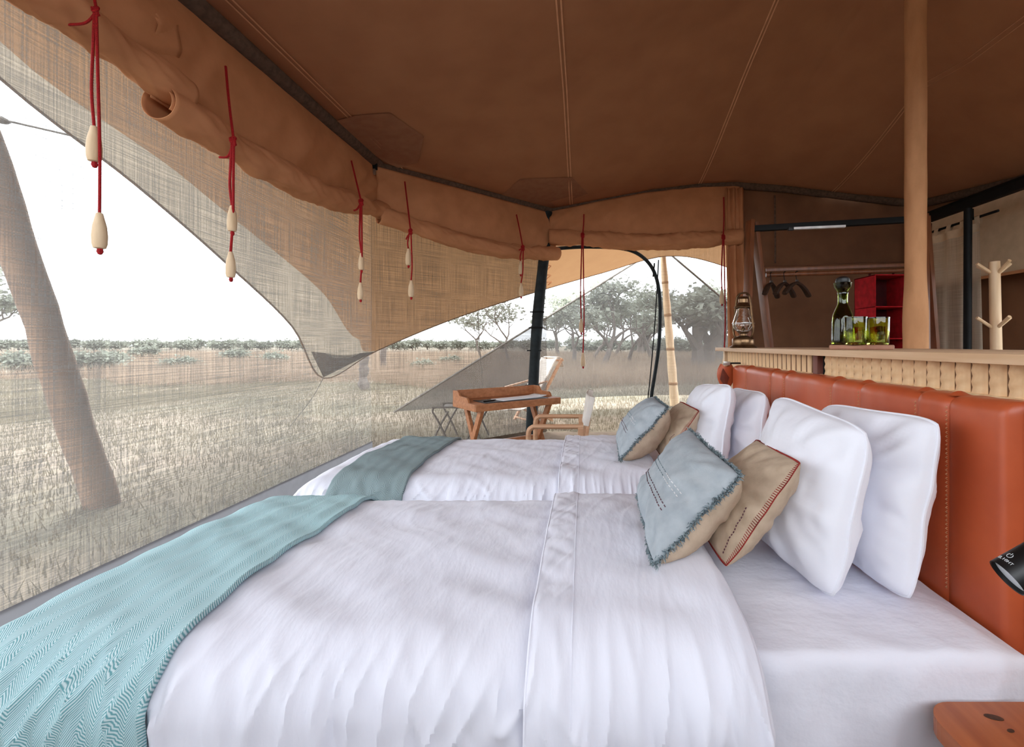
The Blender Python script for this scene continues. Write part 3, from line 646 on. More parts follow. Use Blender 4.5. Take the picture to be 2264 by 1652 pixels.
c2 = duvet(B2, 40.0, 'white duvet turned back on the bed by the folding desk')
def throw(c, bed, x0, x1, mt, label, drop):
    hw = (bed[1]-bed[0])/2+0.085-0.13; Lq = hw+0.13*1.571+drop
    m = MB(); m.grid(lambda p, q: c(p+0.010*ns(q*3, 1, x0), q, 0.013+0.004*ns(p*20, q*3, 4)), lsp(x0, x1, 56), lsp(-Lq, Lq, 180), lambda p, q: (p, q))
    t = thing('bed_throw', label, 'throw', ((x0+x1)/2, (bed[0]+bed[1])/2, 0.3))
    m.build('woven_cloth', mt, t, solid=0.012)
throw(c1, B1, -1.185, -0.80, 'throw_teal', 'teal herringbone throw across the foot of the bed by the bedside table', 0.36)
throw(c2, B2, -1.09, -0.765, 'throw_grey', 'grey-green herringbone throw across the foot of the bed by the desk', 0.36)

# ------------------------------------------------------------------ pillows and cushions
class Pad:
    def __init__(s, TL, TR, BR, BL, T, Tb, concave=0.05, seed=0.0, power=0.5, wr=1.0):
        s.c = [Vector(x) for x in (TL, TR, BR, BL)]; s.T, s.Tb, s.k, s.sd, s.pw, s.wr = T, Tb, concave, seed, power, wr
        r = (s.c[1]-s.c[0])+(s.c[2]-s.c[3]); d = (s.c[3]-s.c[0])+(s.c[2]-s.c[1]); s.n = d.cross(r).normalized(); s.rc = 0.05
    def __call__(s, a, b, side, extra=0.0):     # a right, b down, in -1..1; side +1 front, -1 back, 0 seam
        f = max(0.0, (1-a*a)*(1-b*b))**s.pw; cr = 1-s.rc*(a*a*b*b)**2; a, b = a*cr, b*cr; x = a*(1-s.k*(1-b*b)*abs(a)**1.5); y = b*(1-s.k*(1-a*a)*abs(b)**1.5)
        u, v = (x+1)/2, (y+1)/2
        p = s.c[0].lerp(s.c[1], u).lerp(s.c[3].lerp(s.c[2], u), v)
        ang = math.atan2(b, a); rad = max(abs(a), abs(b))
        wr = s.wr*(0.010*ns(math.cos(ang)*5, math.sin(ang)*5, s.sd+rad*0.8)*smooth((rad-0.35)/0.4)*(1-smooth((rad-0.9)/0.1))+0.006*ns(a*2.3, b*2.3, s.sd+5)+0.003*ns(a*6, b*6, s.sd+8))
        d = (s.T if side > 0 else s.Tb)*f+wr*min(1, f*2.0)
        seam = 0.006*s.wr*ns(a*2.5, b*2.5, s.sd+11)
        return p+s.n*(side*(d+extra)+seam)
    def edge(s, n=40, k=1.0):
        e = [(-1+2*i/n, -1) for i in range(n)]+[(1, -1+2*i/n) for i in range(n)]+[(1-2*i/n, 1) for i in range(n)]+[(-1, 1-2*i/n) for i in range(n)]
        return [(a*k, b*k) for a, b in e]
def panels(t, pd, mf, mbk, nf='front_panel', nb='back_panel', res=44):
    g_ = [math.sin(x*math.pi/2)*0.6+x*0.4 for x in lsp(-1, 1, res)]
    m = MB(); m.grid(lambda a, b: pd(a, b, 1), g_, g_, ); f = m.build(nf, mf, t)
    m = MB(); m.grid(lambda a, b: pd(a, b, -1), g_, g_); bk = m.build(nb, mbk, t); return f, bk
def pillow(label, TL, TR, BR, BL, T=0.10, Tb=0.085, seed=0.0):
    pd = Pad(TL, TR, BR, BL, T, Tb, 0.045, seed, 0.42, 1.5); pd.rc = 0.085; b = (Vector(BR)+Vector(BL))/2
    t = thing('bed_pillow', label, 'pillow', b, 'white pillows against the headboard'); panels(t, pd, 'pillow_white', 'pillow_white')
    e = [pd(a, b_, 0) for a, b_ in pd.edge(40)]; MB().tube(e+[e[0]], 0.0042, 6, False).build('piping', 'pillow_white', t)
pillow('white pillow behind the tan cushion on the bed by the bedside table', (0.675, 1.56, 1.085), (0.705, 1.10, 1.045), (0.610, 1.085, 0.618), (0.56, 1.55, 0.625), seed=1.0)
pillow('white pillow leaning on the leather headboard, bed by the bedside table', (0.835, 1.56, 1.055), (0.868, 1.085, 1.075), (0.785, 1.075, 0.618), (0.75, 1.55, 0.625), 0.085, 0.06, seed=2.0)
pillow('white pillow behind the small tan cushion on the bed by the desk', (0.645, 2.52, 1.035), (0.680, 2.05, 1.075), (0.60, 2.03, 0.618), (0.55, 2.5, 0.625), seed=3.0)
pillow('white pillow leaning on the leather headboard, bed by the desk', (0.82, 2.50, 1.02), (0.838, 2.06, 1.035), (0.77, 2.03, 0.618), (0.74, 2.48, 0.625), 0.085, 0.06, seed=4.0)
def fringe(t, pd, n, L, seed, tone='fringe_blue'):
    r = random.Random(seed); m = MB()
    for a, b in pd.edge(n):
        for j in range(3):
            a2, b2 = a+r.gauss(0, 0.012), b+r.gauss(0, 0.012); p = pd(max(-1, min(1, a2)), max(-1, min(1, b2)), 0)
            c = pd(0, 0, 0); o = (p-c); o = (o-pd.n*o.dot(pd.n)).normalized()
            o = (o+pd.n*r.gauss(0.25, 0.5)+Vector((r.gauss(0, .35), r.gauss(0, .35), r.gauss(-0.05, .35)))).normalized()
            l = L*r.uniform(0.5, 1.15); s = o.orthogonal().normalized()*0.0014; mid = p+o*l*0.55+Vector((r.gauss(0, .003), r.gauss(0, .003), r.gauss(0, .003)))
            e = p+o*l+Vector((0, 0, -l*0.15))
            m.add([p-s, p+s, mid+s, mid-s, e], [(0, 1, 2, 3), (3, 2, 4)])
    m.build('fringe', tone, t, smooth=False)['kind'] = 'stuff'
def dashes(t, pd, a0, b0, a1, b1, n, mname, w=0.0016, off=0.0016, frac=0.55, name='stitch_row'):
    m = MB()
    for i in range(n):
        q0, q1 = i/n, (i+frac)/n
        m.tube([pd(a0+(a1-a0)*q0, b0+(b1-b0)*q0, 1, off*0.2), pd(a0+(a1-a0)*(q0+q1)/2, b0+(b1-b0)*(q0+q1)/2, 1, off), pd(a0+(a1-a0)*q1, b0+(b1-b0)*q1, 1, off*0.2)], w, 5)
    m.build(name, mname, t)
def blue_cushion(label, TL, TR, BR, BL, seed):
    pd = Pad(TL, TR, BR, BL, 0.075, 0.125, 0.07, seed, 0.46, 1.2); b = (Vector(BR)+Vector(BL))/2
    t = thing('fringed_cushion', label, 'cushion', b, 'blue fringed cushions on the beds'); f, bk = panels(t, pd, 'blue_linen', 'beige_linen')
    fringe(t, pd, 170, 0.017, seed)
    for b_, a0, a1, n_, mt in ((0.36, -0.80, 0.72, 22, 'thread_dark'), (0.28, -0.80, 0.72, 22, 'thread_dark'), (0.02, -0.75, 0.20, 14, 'fringe_blue'), (-0.06, -0.75, 0.20, 14, 'fringe_blue'), (0.02, 0.22, 0.72, 8, 'thread_white'), (-0.06, 0.22, 0.72, 8, 'thread_white')):
        dashes(f, pd, a0, b_, a1, b_, n_, mt, 0.0013)
def tan_cushion(label, TL, TR, BR, BL, seed):
    pd = Pad(TL, TR, BR, BL, 0.06, 0.085, 0.04, seed, 0.58, 1.1); b = (Vector(BR)+Vector(BL))/2
    t = thing('stitched_cushion', label, 'cushion', b, 'tan stitched cushions on the beds'); f, bk = panels(t, pd, 'beige_linen', 'beige_linen')
    m = MB(); e = pd.edge(52); pts = [pd(a, b_, 0) for a, b_ in e]; m.tube([p+pd.n*0.003 for p in pts]+[pts[0]+pd.n*0.003], 0.0015, 5, False)
    for (a, b_), p in zip(e, pts):
        k = 0.968; q = pd(a*k, b_*k, 1, 0.002); m.tube([p+pd.n*0.003, p.lerp(q, 0.5)+pd.n*0.002, q], 0.0010, 4)
    m.build('blanket_stitch', 'thread_red', t)
    dashes(f, pd, 0.84, 0.1, 0.84, 0.9, 16, 'thread_dark', 0.0016, name='running_stitch')
blue_cushion('dusty blue cushion with frayed edges on the bed by the bedside table', (0.365, 1.55, 0.965), (0.395, 1.11, 0.93), (0.165, 1.075, 0.715), (0.185, 1.53, 0.74), 3.0)
tan_cushion('tan cushion with red blanket stitching on the bed by the bedside table', (0.585, 1.52, 0.935), (0.555, 1.13, 0.955), (0.352, 1.115, 0.69), (0.345, 1.5, 0.695), 5.0)
blue_cushion('small dusty blue frayed cushion on the bed by the desk', (0.395, 2.50, 0.965), (0.392, 2.07, 0.965), (0.165, 2.06, 0.715), (0.19, 2.49, 0.735), 7.0)
tan_cushion('small tan stitched cushion on the bed by the desk', (0.54, 2.50, 0.94), (0.545, 2.10, 0.945), (0.375, 2.09, 0.70), (0.38, 2.48, 0.70), 9.0)

# ------------------------------------------------------------------ leather headboard
XH, HB = 0.94, 1.122
seams = [0.998, 1.17, 1.28, 1.545, 1.72, 2.12, 2.28, 2.62, 2.865]
hb = thing('leather_headboard', 'long brown leather headboard with stitched panels behind both beds', 'headboard', (1.0, 1.9, 0))
for i, (a0, a1) in enumerate(zip(seams, seams[1:])):
    first, last = i == 0, i == len(seams)-2
    def hp(a, b, a0=a0, a1=a1, first=first, last=last, i=i):
        y = a0+(a1-a0)*a; k = (1-(2*a-1)**6)     # quilted bulge between seams
        if first and a < 0.15: k = 1-(1-a/0.15)**2*0.0
        R = 0.034; Lf = HB-0.20-R
        if b < 0.7: x = XH; z = 0.20+Lf*b/0.7; fx = -1; fz = 0
        elif b < 0.85:
            q = (b-0.7)/0.15*math.pi/2; x = XH+R*(1-math.cos(q)); z = HB-R+R*math.sin(q); fx = -math.cos(q); fz = math.sin(q)
        else: x = XH+R+(0.068-R)*(b-0.85)/0.15; z = HB; fx = 0; fz = 1
        d = 0.006*k-0.006+0.002*ns(y*6, z*5, 2.0)+0.003*ns(y*14, z*10+x*12, 5.0)*smooth((b-0.45)/0.3)
        if first:       # rounded end
            q = max(0.0, 1-a/0.16); x += 0.030*(1-math.sqrt(max(0, 1-q*q)))
        return Vector((x+fx*d, y, z+fz*d))
    m = MB(); m.grid(hp, lsp(0, 1, 22), lsp(0, 1, 44))
    m.build('leather_panel', 'leather', hb)
    if not last:
        m = MB()
        for j in range(46):
            z = 0.62+j*0.0108
            if z > HB-0.03: break
            m.tube([(XH+0.001, a1, z), (XH-0.0035, a1, z+0.003), (XH+0.001, a1, z+0.006)], 0.0012, 4)
        m.build('stitching', 'thread_tan', hb)
        m = MB(); m.grid(lambda a, b, y=a1: Vector((XH+0.012+0.055*a, y+0.022*math.sin(b*math.pi)*(1-a*0.2)-0.011, HB-0.004+0.012*math.sin(a*math.pi)*math.sin(b*math.pi))), lsp(0, 1, 8), lsp(0, 1, 8)); m.build('leather_tuck', 'leather', hb)
m = MB(); m.box(0.970, 1.008, 1.002, 2.865, 0.05, HB-0.006, bev=0.010); m.build('padded_core', 'leather', hb)
# leather lamp pouch on the far end of the headboard
t = thing('leather_pouch', 'orange leather lamp pouch hanging at the end of the headboard', 'pouch', (0.93, 2.9, 0.98))
def pou(a, b):
    w = 0.055*(math.sin(math.pi*min(1, 0.12+b*0.88))**0.7)*(1-0.15*b)+0.006; ang = a*2*math.pi; z = 1.118-0.17*b
    return Vector((0.915+w*math.cos(ang)*1.0, 2.905+0.025*math.sin(ang)*(1-b*0.6), z+0.01*math.cos(ang*2)))
m = MB(); m.grid(pou, lsp(0, 1, 17), lsp(0, 1, 14)); m.build('pouch_body', 'leather', t)
m = MB(); m.poly([(0.885, 2.875, 1.10), (0.925, 2.875, 1.04), (0.905, 2.872, 0.975), (0.868, 2.878, 1.03)], 0.006, (0, -1, 0.1)); m.build('pouch_flap', 'leather_dark', t, smooth=False)
m = MB(); m.box(0.895, 0.935, 2.875, 2.90, 1.118, 1.142, bev=0.003); m.build('metal_clip', 'steel', t)
m = MB(); m.box(0.935, 1.00, 2.872, 2.90, 1.126, 1.136, bev=0.002); m.build('strap', 'black_cloth', t)

# ------------------------------------------------------------------ divider counter behind the headboard
t = thing('divider_cabinet', 'pale fluted wooden divider cabinet behind the leather headboard', 'cabinet', (1.35, 2.0, 0))
MB().box(1.045, 1.70, 0.70, 3.30, 0.02, 1.203, bev=0.004).build('cabinet_body', 'counter_wood', t)
MB().box(1.042, 1.0455, 0.70, 3.28, 1.12, 1.203).build('slat_backing', 'slat_back', t)
MB().box(1.025, 1.048, 0.70, 3.302, 1.100, 1.122, bev=0.003).build('rail', 'slat_wood', t)
MB().box(1.020, 1.048, 3.270, 3.305, 0.02, 1.203, bev=0.003).build('stile', 'bamboo', t)
MB().box(1.016, 1.050, 1.965, 2.005, 0.40, 1.203, bev=0.006).build('divider_post', 'post_wood', t)
MB().box(1.030, 1.050, 1.938, 1.944, 0.40, 1.203).build('divider_gap', 'black_cloth', t)
sl = None; y = 3.235
def slat_mesh(w):
    m = MB(); m.grid(lambda a, b: Vector((1.0425-0.011*max(0.0, math.sin(a*math.pi))**0.5, (a-0.5)*w, 1.122+0.081*b)), lsp(0, 1, 9), (0, 0.5, 1)); return m
sl2 = None
while y > 0.72:
    if y > 2.03:
        if sl is None: sl = slat_mesh(0.032).build('slat', 'slat_wood', t); sl.location = (0, y, 0)
        else:
            c = sl.copy(); COL.objects.link(c); c.parent = t; c.location = (0, y, 0)
    elif y < 1.93:
        if sl2 is None:
            m = MB(); m.grid(lambda a, b: Vector((1.0425-(0.012+0.003*math.sin(b*17+a*2))*max(0.0, math.sin(a*math.pi))**0.45, (a-0.5)*0.047, 1.122+0.081*b)), lsp(0, 1, 9), lsp(0, 1, 12)); sl2 = m.build('carved_slat', 'slat_wood', t); sl2.location = (0, y, 0)
        else:
            c = sl2.copy(); COL.objects.link(c); c.parent = t; c.location = (0, y, 0)
    y -= 0.0525
t = MB().box(0.978, 1.76, 0.62, 3.36, 1.203, 1.2285, bev=0.004); tag(t.build('counter_top', 'counter_wood', base=(1.35, 2.0, 1.203)), 'long pale oak worktop of the divider with lantern and tray on it', 'worktop')
CT = 1.2285
# lantern
L0 = Vector((1.045, 2.96, CT)); t = thing('hurricane_lantern', 'old brass hurricane lantern with a clear glass globe on the worktop', 'lantern', L0)
s = 1.0
m = MB(); m.lathe([(0.0, 0.0), (0.085, 0.0), (0.088, 0.006), (0.072, 0.014), (0.068, 0.018), (0.070, 0.024), (0.070, 0.055), (0.066, 0.062), (0.040, 0.074), (0.024, 0.080), (0.022, 0.092), (0.034, 0.098), (0.036, 0.104), (0.026, 0.108), (0.0, 0.109)], L0, 28); m.build('fuel_tank', 'brass', t)
m = MB(); m.lathe([(0.036, 0.106), (0.052, 0.118), (0.066, 0.142), (0.066, 0.165), (0.056, 0.195), (0.045, 0.225), (0.040, 0.250), (0.038, 0.262)], L0, 28); m.build('glass_globe', 'clear_glass', t, solid=0.003)
m = MB(); m.lathe([(0.040, 0.258), (0.056, 0.262), (0.058, 0.268), (0.044, 0.276), (0.036, 0.290), (0.030, 0.296), (0.030, 0.318), (0.036, 0.324), (0.028, 0.334), (0.0, 0.338)], L0, 24); m.build('chimney_cap', 'brass', t)
LD = Vector((math.cos(-0.95), math.sin(-0.95), 0))
for sx in (-1, 1):
    m = MB(); m.tube(catmull([L0+LD*(sx*d)+Vector((0, 0, z)) for d, z in ((0.026, 0.350), (0.046, 0.335), (0.056, 0.28), (0.066, 0.20), (0.076, 0.13), (0.070, 0.085), (0.055, 0.068))], 6), 0.0075, 8); m.build('side_tube', 'brass', t)
m = MB(); m.tube(catmull([L0+LD*d+Vector((0, 0, z)) for d, z in ((-0.05, 0.33), (-0.026, 0.356), (0.026, 0.356), (0.05, 0.33))], 6), 0.006, 8); m.build('top_loop', 'brass', t)
m = MB()
for k in range(4):
    a = k*math.pi/2+0.6; m.tube(catmull([L0+Vector((0.040*math.cos(a), 0.040*math.sin(a), 0.112)), L0+Vector((0.074*math.cos(a), 0.074*math.sin(a), 0.145)), L0+Vector((0.070*math.cos(a), 0.070*math.sin(a), 0.178)), L0+Vector((0.050*math.cos(a), 0.050*math.sin(a), 0.20))], 5), 0.0018, 5)
m.tube([L0+Vector((0.071*math.cos(a), 0.071*math.sin(a), 0.160)) for a in lsp(0, 6.2832, 25)], 0.0018, 5, False)
m.build('wire_guard', 'steel', t)
m = MB(); m.lathe([(0.0, 0.109), (0.014, 0.110), (0.016, 0.125), (0.006, 0.135), (0.005, 0.142), (0.0, 0.142)], L0, 12); m.build('burner', 'brass', t)
# tray, carafe, tumblers
TY = 2.0; tr = Vector((1.235, TY, CT)); M_ = Matrix.Translation(tr) @ Matrix.Rotation(math.radians(55), 4, 'Z')
t = MB().box(-0.155, 0.155, -0.115, 0.115, 0.0, 0.020, M_, bev=0.009, seg=3); tag(t.build('serving_tray', 'tray_wood', base=tr), 'reddish wooden serving board under the carafe and tumblers', 'tray')
TZ = CT+0.0202
cc = Vector((1.155, 2.015, TZ)); t = thing('glass_carafe', 'dark green glass carafe with a round stopper on the serving board', 'carafe', cc)
op = [(0.0, 0.0), (0.043, 0.0), (0.046, 0.006), (0.046, 0.02), (0.045, 0.10), (0.040, 0.135), (0.030, 0.160), (0.022, 0.178), (0.0205, 0.195), (0.021, 0.222), (0.023, 0.230), (0.021, 0.236), (0.026, 0.244), (0.034, 0.258), (0.037, 0.276)]
ip = [(0.034, 0.276), (0.030, 0.258), (0.020, 0.244), (0.017, 0.232), (0.0165, 0.195), (0.018, 0.178), (0.026, 0.158), (0.036, 0.133), (0.041, 0.10), (0.042, 0.02), (0.038, 0.010), (0.0, 0.010)]
MB().lathe(op+ip, cc, 32).build('carafe_body', 'dark_green_glass', t)
MB().lathe([(0.0, 0.252), (0.014, 0.256), (0.024, 0.266), (0.030, 0.282), (0.026, 0.296), (0.014, 0.304), (0.0, 0.306)], cc, 24).build('stopper', 'black_plastic', t)
def tumbler(label, x, y):
    b = Vector((x, y, TZ)); t = thing('glass_tumbler', label, 'glass', b, 'green tumblers on the serving board')
    o_ = [(0.0, 0.0), (0.038, 0.0), (0.042, 0.005), (0.044, 0.06), (0.045, 0.112), (0.0445, 0.115), (0.042, 0.112), (0.041, 0.06), (0.039, 0.012), (0.0, 0.009)]
    MB().lathe(o_, b, 28).build('tumbler_body', 'green_glass', t)
    MB().lathe([(0.043, 0.111), (0.0458, 0.113), (0.0455, 0.117), (0.0425, 0.117), (0.043, 0.111)], b, 28).build('tumbler_rim', 'dark_green_glass', t)
tumbler('yellow-green tumbler standing before the carafe', 1.145, 1.905); tumbler('yellow-green tumbler at the outer side of the board', 1.255, 1.93)

# ------------------------------------------------------------------ bedside table and reading lamp
t = thing('bedside_table', 'warm brown wooden bedside table with rounded corners beside the bed', 'table', (0.95, 0.62, 0))
def rrect(x0, x1, y0, y1, r, n=8):
    pts = []
    for cx, cy, a0 in ((x1-r, y1-r, 0), (x0+r, y1-r, 90), (x0+r, y0+r, 180), (x1-r, y0+r, 270)):
        for k in range(n+1): a = math.radians(a0+90*k/n); pts.append((cx+r*math.cos(a), cy+r*math.sin(a)))
    return pts
for i, (yy0, yy1) in enumerate(((0.36, 0.535), (0.537, 0.712), (0.714, 0.900))):
    pts = rrect(0.668, 0.93, yy0, yy1, 0.002)
    if i == 2: pts = [p for p in rrect(0.668, 0.93, 0.60, 0.900, 0.055) if p[1] > 0.72]+[(0.668, 0.714), (0.93, 0.714)]
    m = MB(); m.poly([(x, y, 0.505) for x, y in pts], 0.034, (0, 0, 1)); m.build('plank', 'night_wood', t, smooth=False)
for x, y, r1, r2, a in ((0.782, 0.862, 0.016, 0.007, -0.3), (0.786, 0.832, 0.007, 0.004, 0.2)):
    m = MB(); pts = [(x+r1*math.cos(k*0.39)*math.cos(a)-r2*math.sin(k*0.39)*math.sin(a), y+r1*math.cos(k*0.39)*math.sin(a)+r2*math.sin(k*0.39)*math.cos(a), 0.539) for k in range(16)]
    m.poly(pts, 0.0008, (0, 0, 1)); m.build('wood_knot', 'knot', t, smooth=False)
MB().box(0.72, 0.90, 0.40, 0.84, 0.40, 0.505, bev=0.005).build('apron', 'night_wood', t)
for x in (0.74, 0.88):
    for y in (0.42, 0.82): MB().box(x-0.02, x+0.02, y-0.02, y+0.02, 0, 0.40, bev=0.003).build('leg', 'night_wood', t)
lp = P(2226, 1278, 0.62); ax = Vector((0.822, -0.10, 0.561)).normalized()
t = thing('reading_lamp', 'black cylindrical reading lamp with a white lens by the headboard', 'lamp', lp)
R = 0.0240
m = MB(); m.lathe([(R*0.95, 0.001), (R, 0.0), (R, 0.002), (R, 0.095), (R*0.9, 0.100), (0.0, 0.100)], lp, 36, axis=ax); m.lathe([(R*0.95, 0.001), (R*0.93, 0.016), (0.0, 0.016)], lp, 36, axis=ax); body = m.build('lamp_body', 'black_plastic', t)
MB().lathe([(R*0.92, 0.0062), (R*0.6, 0.006), (0.0, 0.006)], lp, 32, axis=ax).build('lens', 'lens_white', t)
q0 = lp+ax*0.10; MB().tube(catmull([q0, q0+Vector((0.10, 0.0, 0.04)), Vector((0.95, 0.74, 1.03)), Vector((1.0, 0.90, 1.02)), Vector((1.0, 1.0, 1.02))], 6), 0.006, 8).build('flexible_arm', 'black_metal', t)
# lettering and power mark, wrapped on the barrel
toc = (Vector((0, 0, EYE))-lp).normalized(); e1 = (toc-ax*toc.dot(ax)).normalized(); e2 = ax.cross(e1)
upv = Vector((0, 0, 1))-ax*ax.z; sg = 1 if e2.dot(upv) > 0 else -1
def barrel(ang, along, rr=R+0.0004): return lp+ax*along+(e1*math.cos(ang)+e2*sg*math.sin(ang))*rr
GL = {'E': [[(0, 0), (0, 1)], [(0, 1), (1, 1)], [(0, .5), (.8, .5)], [(0, 0), (1, 0)]], 'L': [[(0, 1), (0, 0)], [(0, 0), (1, 0)]], 'I': [[(.5, 0), (.5, 1)]], 'G': [[(1, .8), (.6, 1), (.15, .85), (0, .5), (.15, .12), (.6, 0), (1, .2), (1, .5), (.6, .5)]], 'H': [[(0, 0), (0, 1)], [(1, 0), (1, 1)], [(0, .5), (1, .5)]], 'T': [[(0, 1), (1, 1)], [(.5, 1), (.5, 0)]]}
m = MB(); hgt, wid, gap = 0.0036, 0.0027, 0.0011; a0 = math.radians(66)
for i, ch in enumerate('ELIGHT'):
    for st in GL[ch]:
        m.tube([barrel(a0-(i*(wid+gap)+x*wid)/R+0.10, 0.0095+y*hgt) for x, y in st], 0.00042, 4)
m.build('lettering', 'print_white', body)
m = MB(); ca = a0-0.30; m.tube([barrel(ca+0.0036/R*math.sin(a), 0.0200+0.0036*math.cos(a)) for a in lsp(0.6, 5.68, 18)], 0.00042, 4); m.tube([barrel(ca, 0.0210), barrel(ca, 0.0248)], 0.00042, 4); m.build('power_symbol', 'print_white', body)

# ------------------------------------------------------------------ clothes rack area
t = thing('clothes_rack', 'dark wooden A-frame clothes rack with a black top bar behind the worktop', 'rack', (2.3, 4.35, 0))
T0, T1 = P(1661, 497, 4.36), Vector((3.10, 4.14, 2.40))
for top, dx in ((T0, 0), (T1, 1)):
    for k, (bx, by) in enumerate(((-0.20, -0.30), (0.46, 0.34))):
        a = top+Vector((-0.02 if k == 0 else 0.04, -0.03 if k == 0 else 0.03, 0.03)); b = Vector((top.x+bx, top.y+by, 0)); MB().bar(b, a, 0.095, 0.040, up=(1, 0.2, 0), bev=0.004).build('leg', 'rack_wood', t)
MB().bar(T0-Vector((0, 0, 0.04)), T1-Vector((0, 0, 0.0)), 0.055, 0.055, bev=0.006).build('top_bar', 'black_metal', t)
R0, R1 = Vector((1.80, 4.46, 1.935)), Vector((3.20, 4.26, 1.955))
MB().tube([R0, R1], 0.022, 10).build('hanging_rail', 'rack_wood', t)
MB().bar(R0+Vector((0, 0, 0.05)), R1+Vector((0, 0, 0.05)), 0.02, 0.03, bev=0.003).build('upper_rail', 'rack_wood', t)
a = T0.lerp(T1, 0.25)+Vector((0, -0.02, -0.055)); b = T0.lerp(T1, 0.555)+Vector((0, -0.02, -0.05))
tl = thing('strip_light', 'slim white strip light clipped under the black rack bar', 'light', a); MB().bar(a, b, 0.035, 0.022, bev=0.004).build('light_body', 'led_strip', tl); MB().box(a.x-0.05, a.x, a.y-0.015, a.y+0.015, a.z-0.018, a.z+0.012, bev=0.003).build('end_cap', 'black_plastic', tl)
def hanger(label, s_, rz):
    c = R0.lerp(R1, s_); t = thing('coat_hanger', label, 'hanger', c, 'coat hangers on the rail')
    d = Vector((math.cos(rz), math.sin(rz), 0)); top = c+Vector((0, 0, 0.022))
    m = MB(); m.tube([top+d*(-0.026*math.sin(a))+Vector((0, 0, 0.026*math.cos(a)-0.02)) for a in lsp(-2.2, 1.57, 12)]+[c+d*-0.0+Vector((0, 0, -0.09))], 0.004, 6); m.build('hook', 'black_metal', t)
    for sg_ in (-1, 1):
        m = MB(); pts = [c+Vector((0, 0, -0.085)), c+d*sg_*0.07+Vector((0, 0, -0.105)), c+d*sg_*0.15+Vector((0, 0, -0.15)), c+d*sg_*0.215+Vector((0, 0, -0.205))]; m.tube(catmull(pts, 5), [0.022, 0.022, 0.022, 0.022, 0.023, 0.024, 0.025, 0.026, 0.027, 0.028, 0.029, 0.030, 0.031, 0.031, 0.030, 0.026], 8, flat=0.7); m.build('arm', 'hanger_wood', t)
    m = MB(); m.tube([c+d*-0.19+Vector((0, 0, -0.198)), c+d*0.19+Vector((0, 0, -0.198))], 0.006, 6) if False else m.box(c.x-0.012, c.x+0.012, c.y-0.012, c.y+0.012, c.z-0.10, c.z-0.055, bev=0.003); m.build('neck', 'hanger_wood', t)
hanger('dark wooden coat hanger nearest the A-frame leg', 0.035, 0.9); hanger('middle dark wooden coat hanger of three on the rail', 0.125, 0.75); hanger('dark wooden coat hanger nearest the red organiser', 0.205, 0.6)
t = thing('hanging_organiser', 'red fabric hanging shelf organiser beside the coat hangers', 'organiser', (2.86, 4.37, 0.7))
x0, x1, y0, y1, z0, z1 = 2.695, 3.02, 4.18, 4.50, 0.70, 1.90
MB().box(x0, x0+0.008, y0, y1, z0, z1, bev=0.002).build('side_panel', 'red_cloth', t); MB().box(x1-0.008, x1, y0, y1, z0, z1, bev=0.002).build('side_panel', 'red_cloth', t)
MB().box(x0, x1, y1-0.006, y1, z0, z1).build('rear_panel', 'red_cloth_dark', t)  # shade inside the open shelves put into this darker cloth colour
for z in (0.70, 1.0, 1.30, 1.595, 1.89): MB().box(x0, x1, y0, y1, z, z+0.010, bev=0.002).build('shelf', 'red_cloth', t)
for x in (x0+0.05, x1-0.05): MB().tube([(x, 4.34, 1.90), (x, 4.33, 1.96)], 0.010, 6).build('hanging_loop', 'red_cloth_dark', t)

# ------------------------------------------------------------------ curtained partition on the right
t = thing('partition_frame', 'black metal partition frame carrying the tab-top curtain', 'frame', (3.8, 4.47, 0))
MB().box(3.77, 3.83, 2.4, 5.05, 2.595, 2.675, bev=0.004).build('top_rail', 'black_metal', t)
MB().tube([(3.79, 4.47, 0), (3.80, 4.47, 2.6)], 0.034, 12).build('post', 'black_metal', t)
MB().tube([(3.87, 4.22, 2.50), (3.87, 5.16, 2.50)], 0.013, 8).build('curtain_rod', 'black_metal', t)
for y in (4.50, 5.04): MB().box(3.80, 3.875, y-0.012, y+0.012, 2.49, 2.60, bev=0.002).build('bracket', 'black_metal', t)
t = thing('sheer_curtain', 'sheer beige tab-top curtain beside the black partition post', 'curtain', (3.86, 4.7, 0.05))
def cur(a, b):
    z = 2.44-2.38*b; y = 5.13-0.72*a*(1+0.10*b); return Vector((3.86+0.030*math.sin(a*21+0.6*math.sin(b*2))*(0.5+0.5*b)-0.01, y, z))
m = MB(); m.grid(cur, lsp(0, 1, 90), lsp(0, 1, 14), lambda a, b: (a, b*2.4)); m.build('curtain_cloth', 'sheer', t)
m = MB(); m.grid(lambda a, b: cur(a, b*0.035)+Vector((-0.006, 0, 0)), lsp(0, 1, 90), (0, 1)); m.build('header_band', 'linen_header', t)
for k in range(5):
    a = 0.03+k*0.235; p = cur(min(1, a), 0); m = MB(); pts = [(p.x-0.005, p.z-0.01), (3.853, 2.505), (3.87, 2.520), (3.887, 2.505), (p.x+0.015, p.z-0.01)]
    m.grid(lambda i, j, p=p, pts=pts: Vector((pts[int(i)][0], p.y-0.03+0.06*j, pts[int(i)][1])), range(5), (0, 1)); m.build('tab', 'linen_header', t)
# blind on the far wall
t = thing('roller_blind', 'plain tan fabric blind hanging behind the coat stand', 'blind', (4.32, 3.9, 1.96))
m = MB(); m.grid(lambda a, b: Vector((4.30+0.012*ns(a*6, b*3, 0), 5.72-3.6*a, 2.88-0.92*b)), lsp(0, 1, 40), lsp(0, 1, 10)); m.build('blind_cloth', 'linen_header', t, solid=0.003)
MB().box(4.288, 4.306, 2.12, 5.72, 1.955, 1.985).build('hem_bar', 'canvas', t)
MB().tube([(4.31, 2.1, 2.88), (4.31, 5.74, 2.88)], 0.03, 10).build('roller', 'black_metal', t)
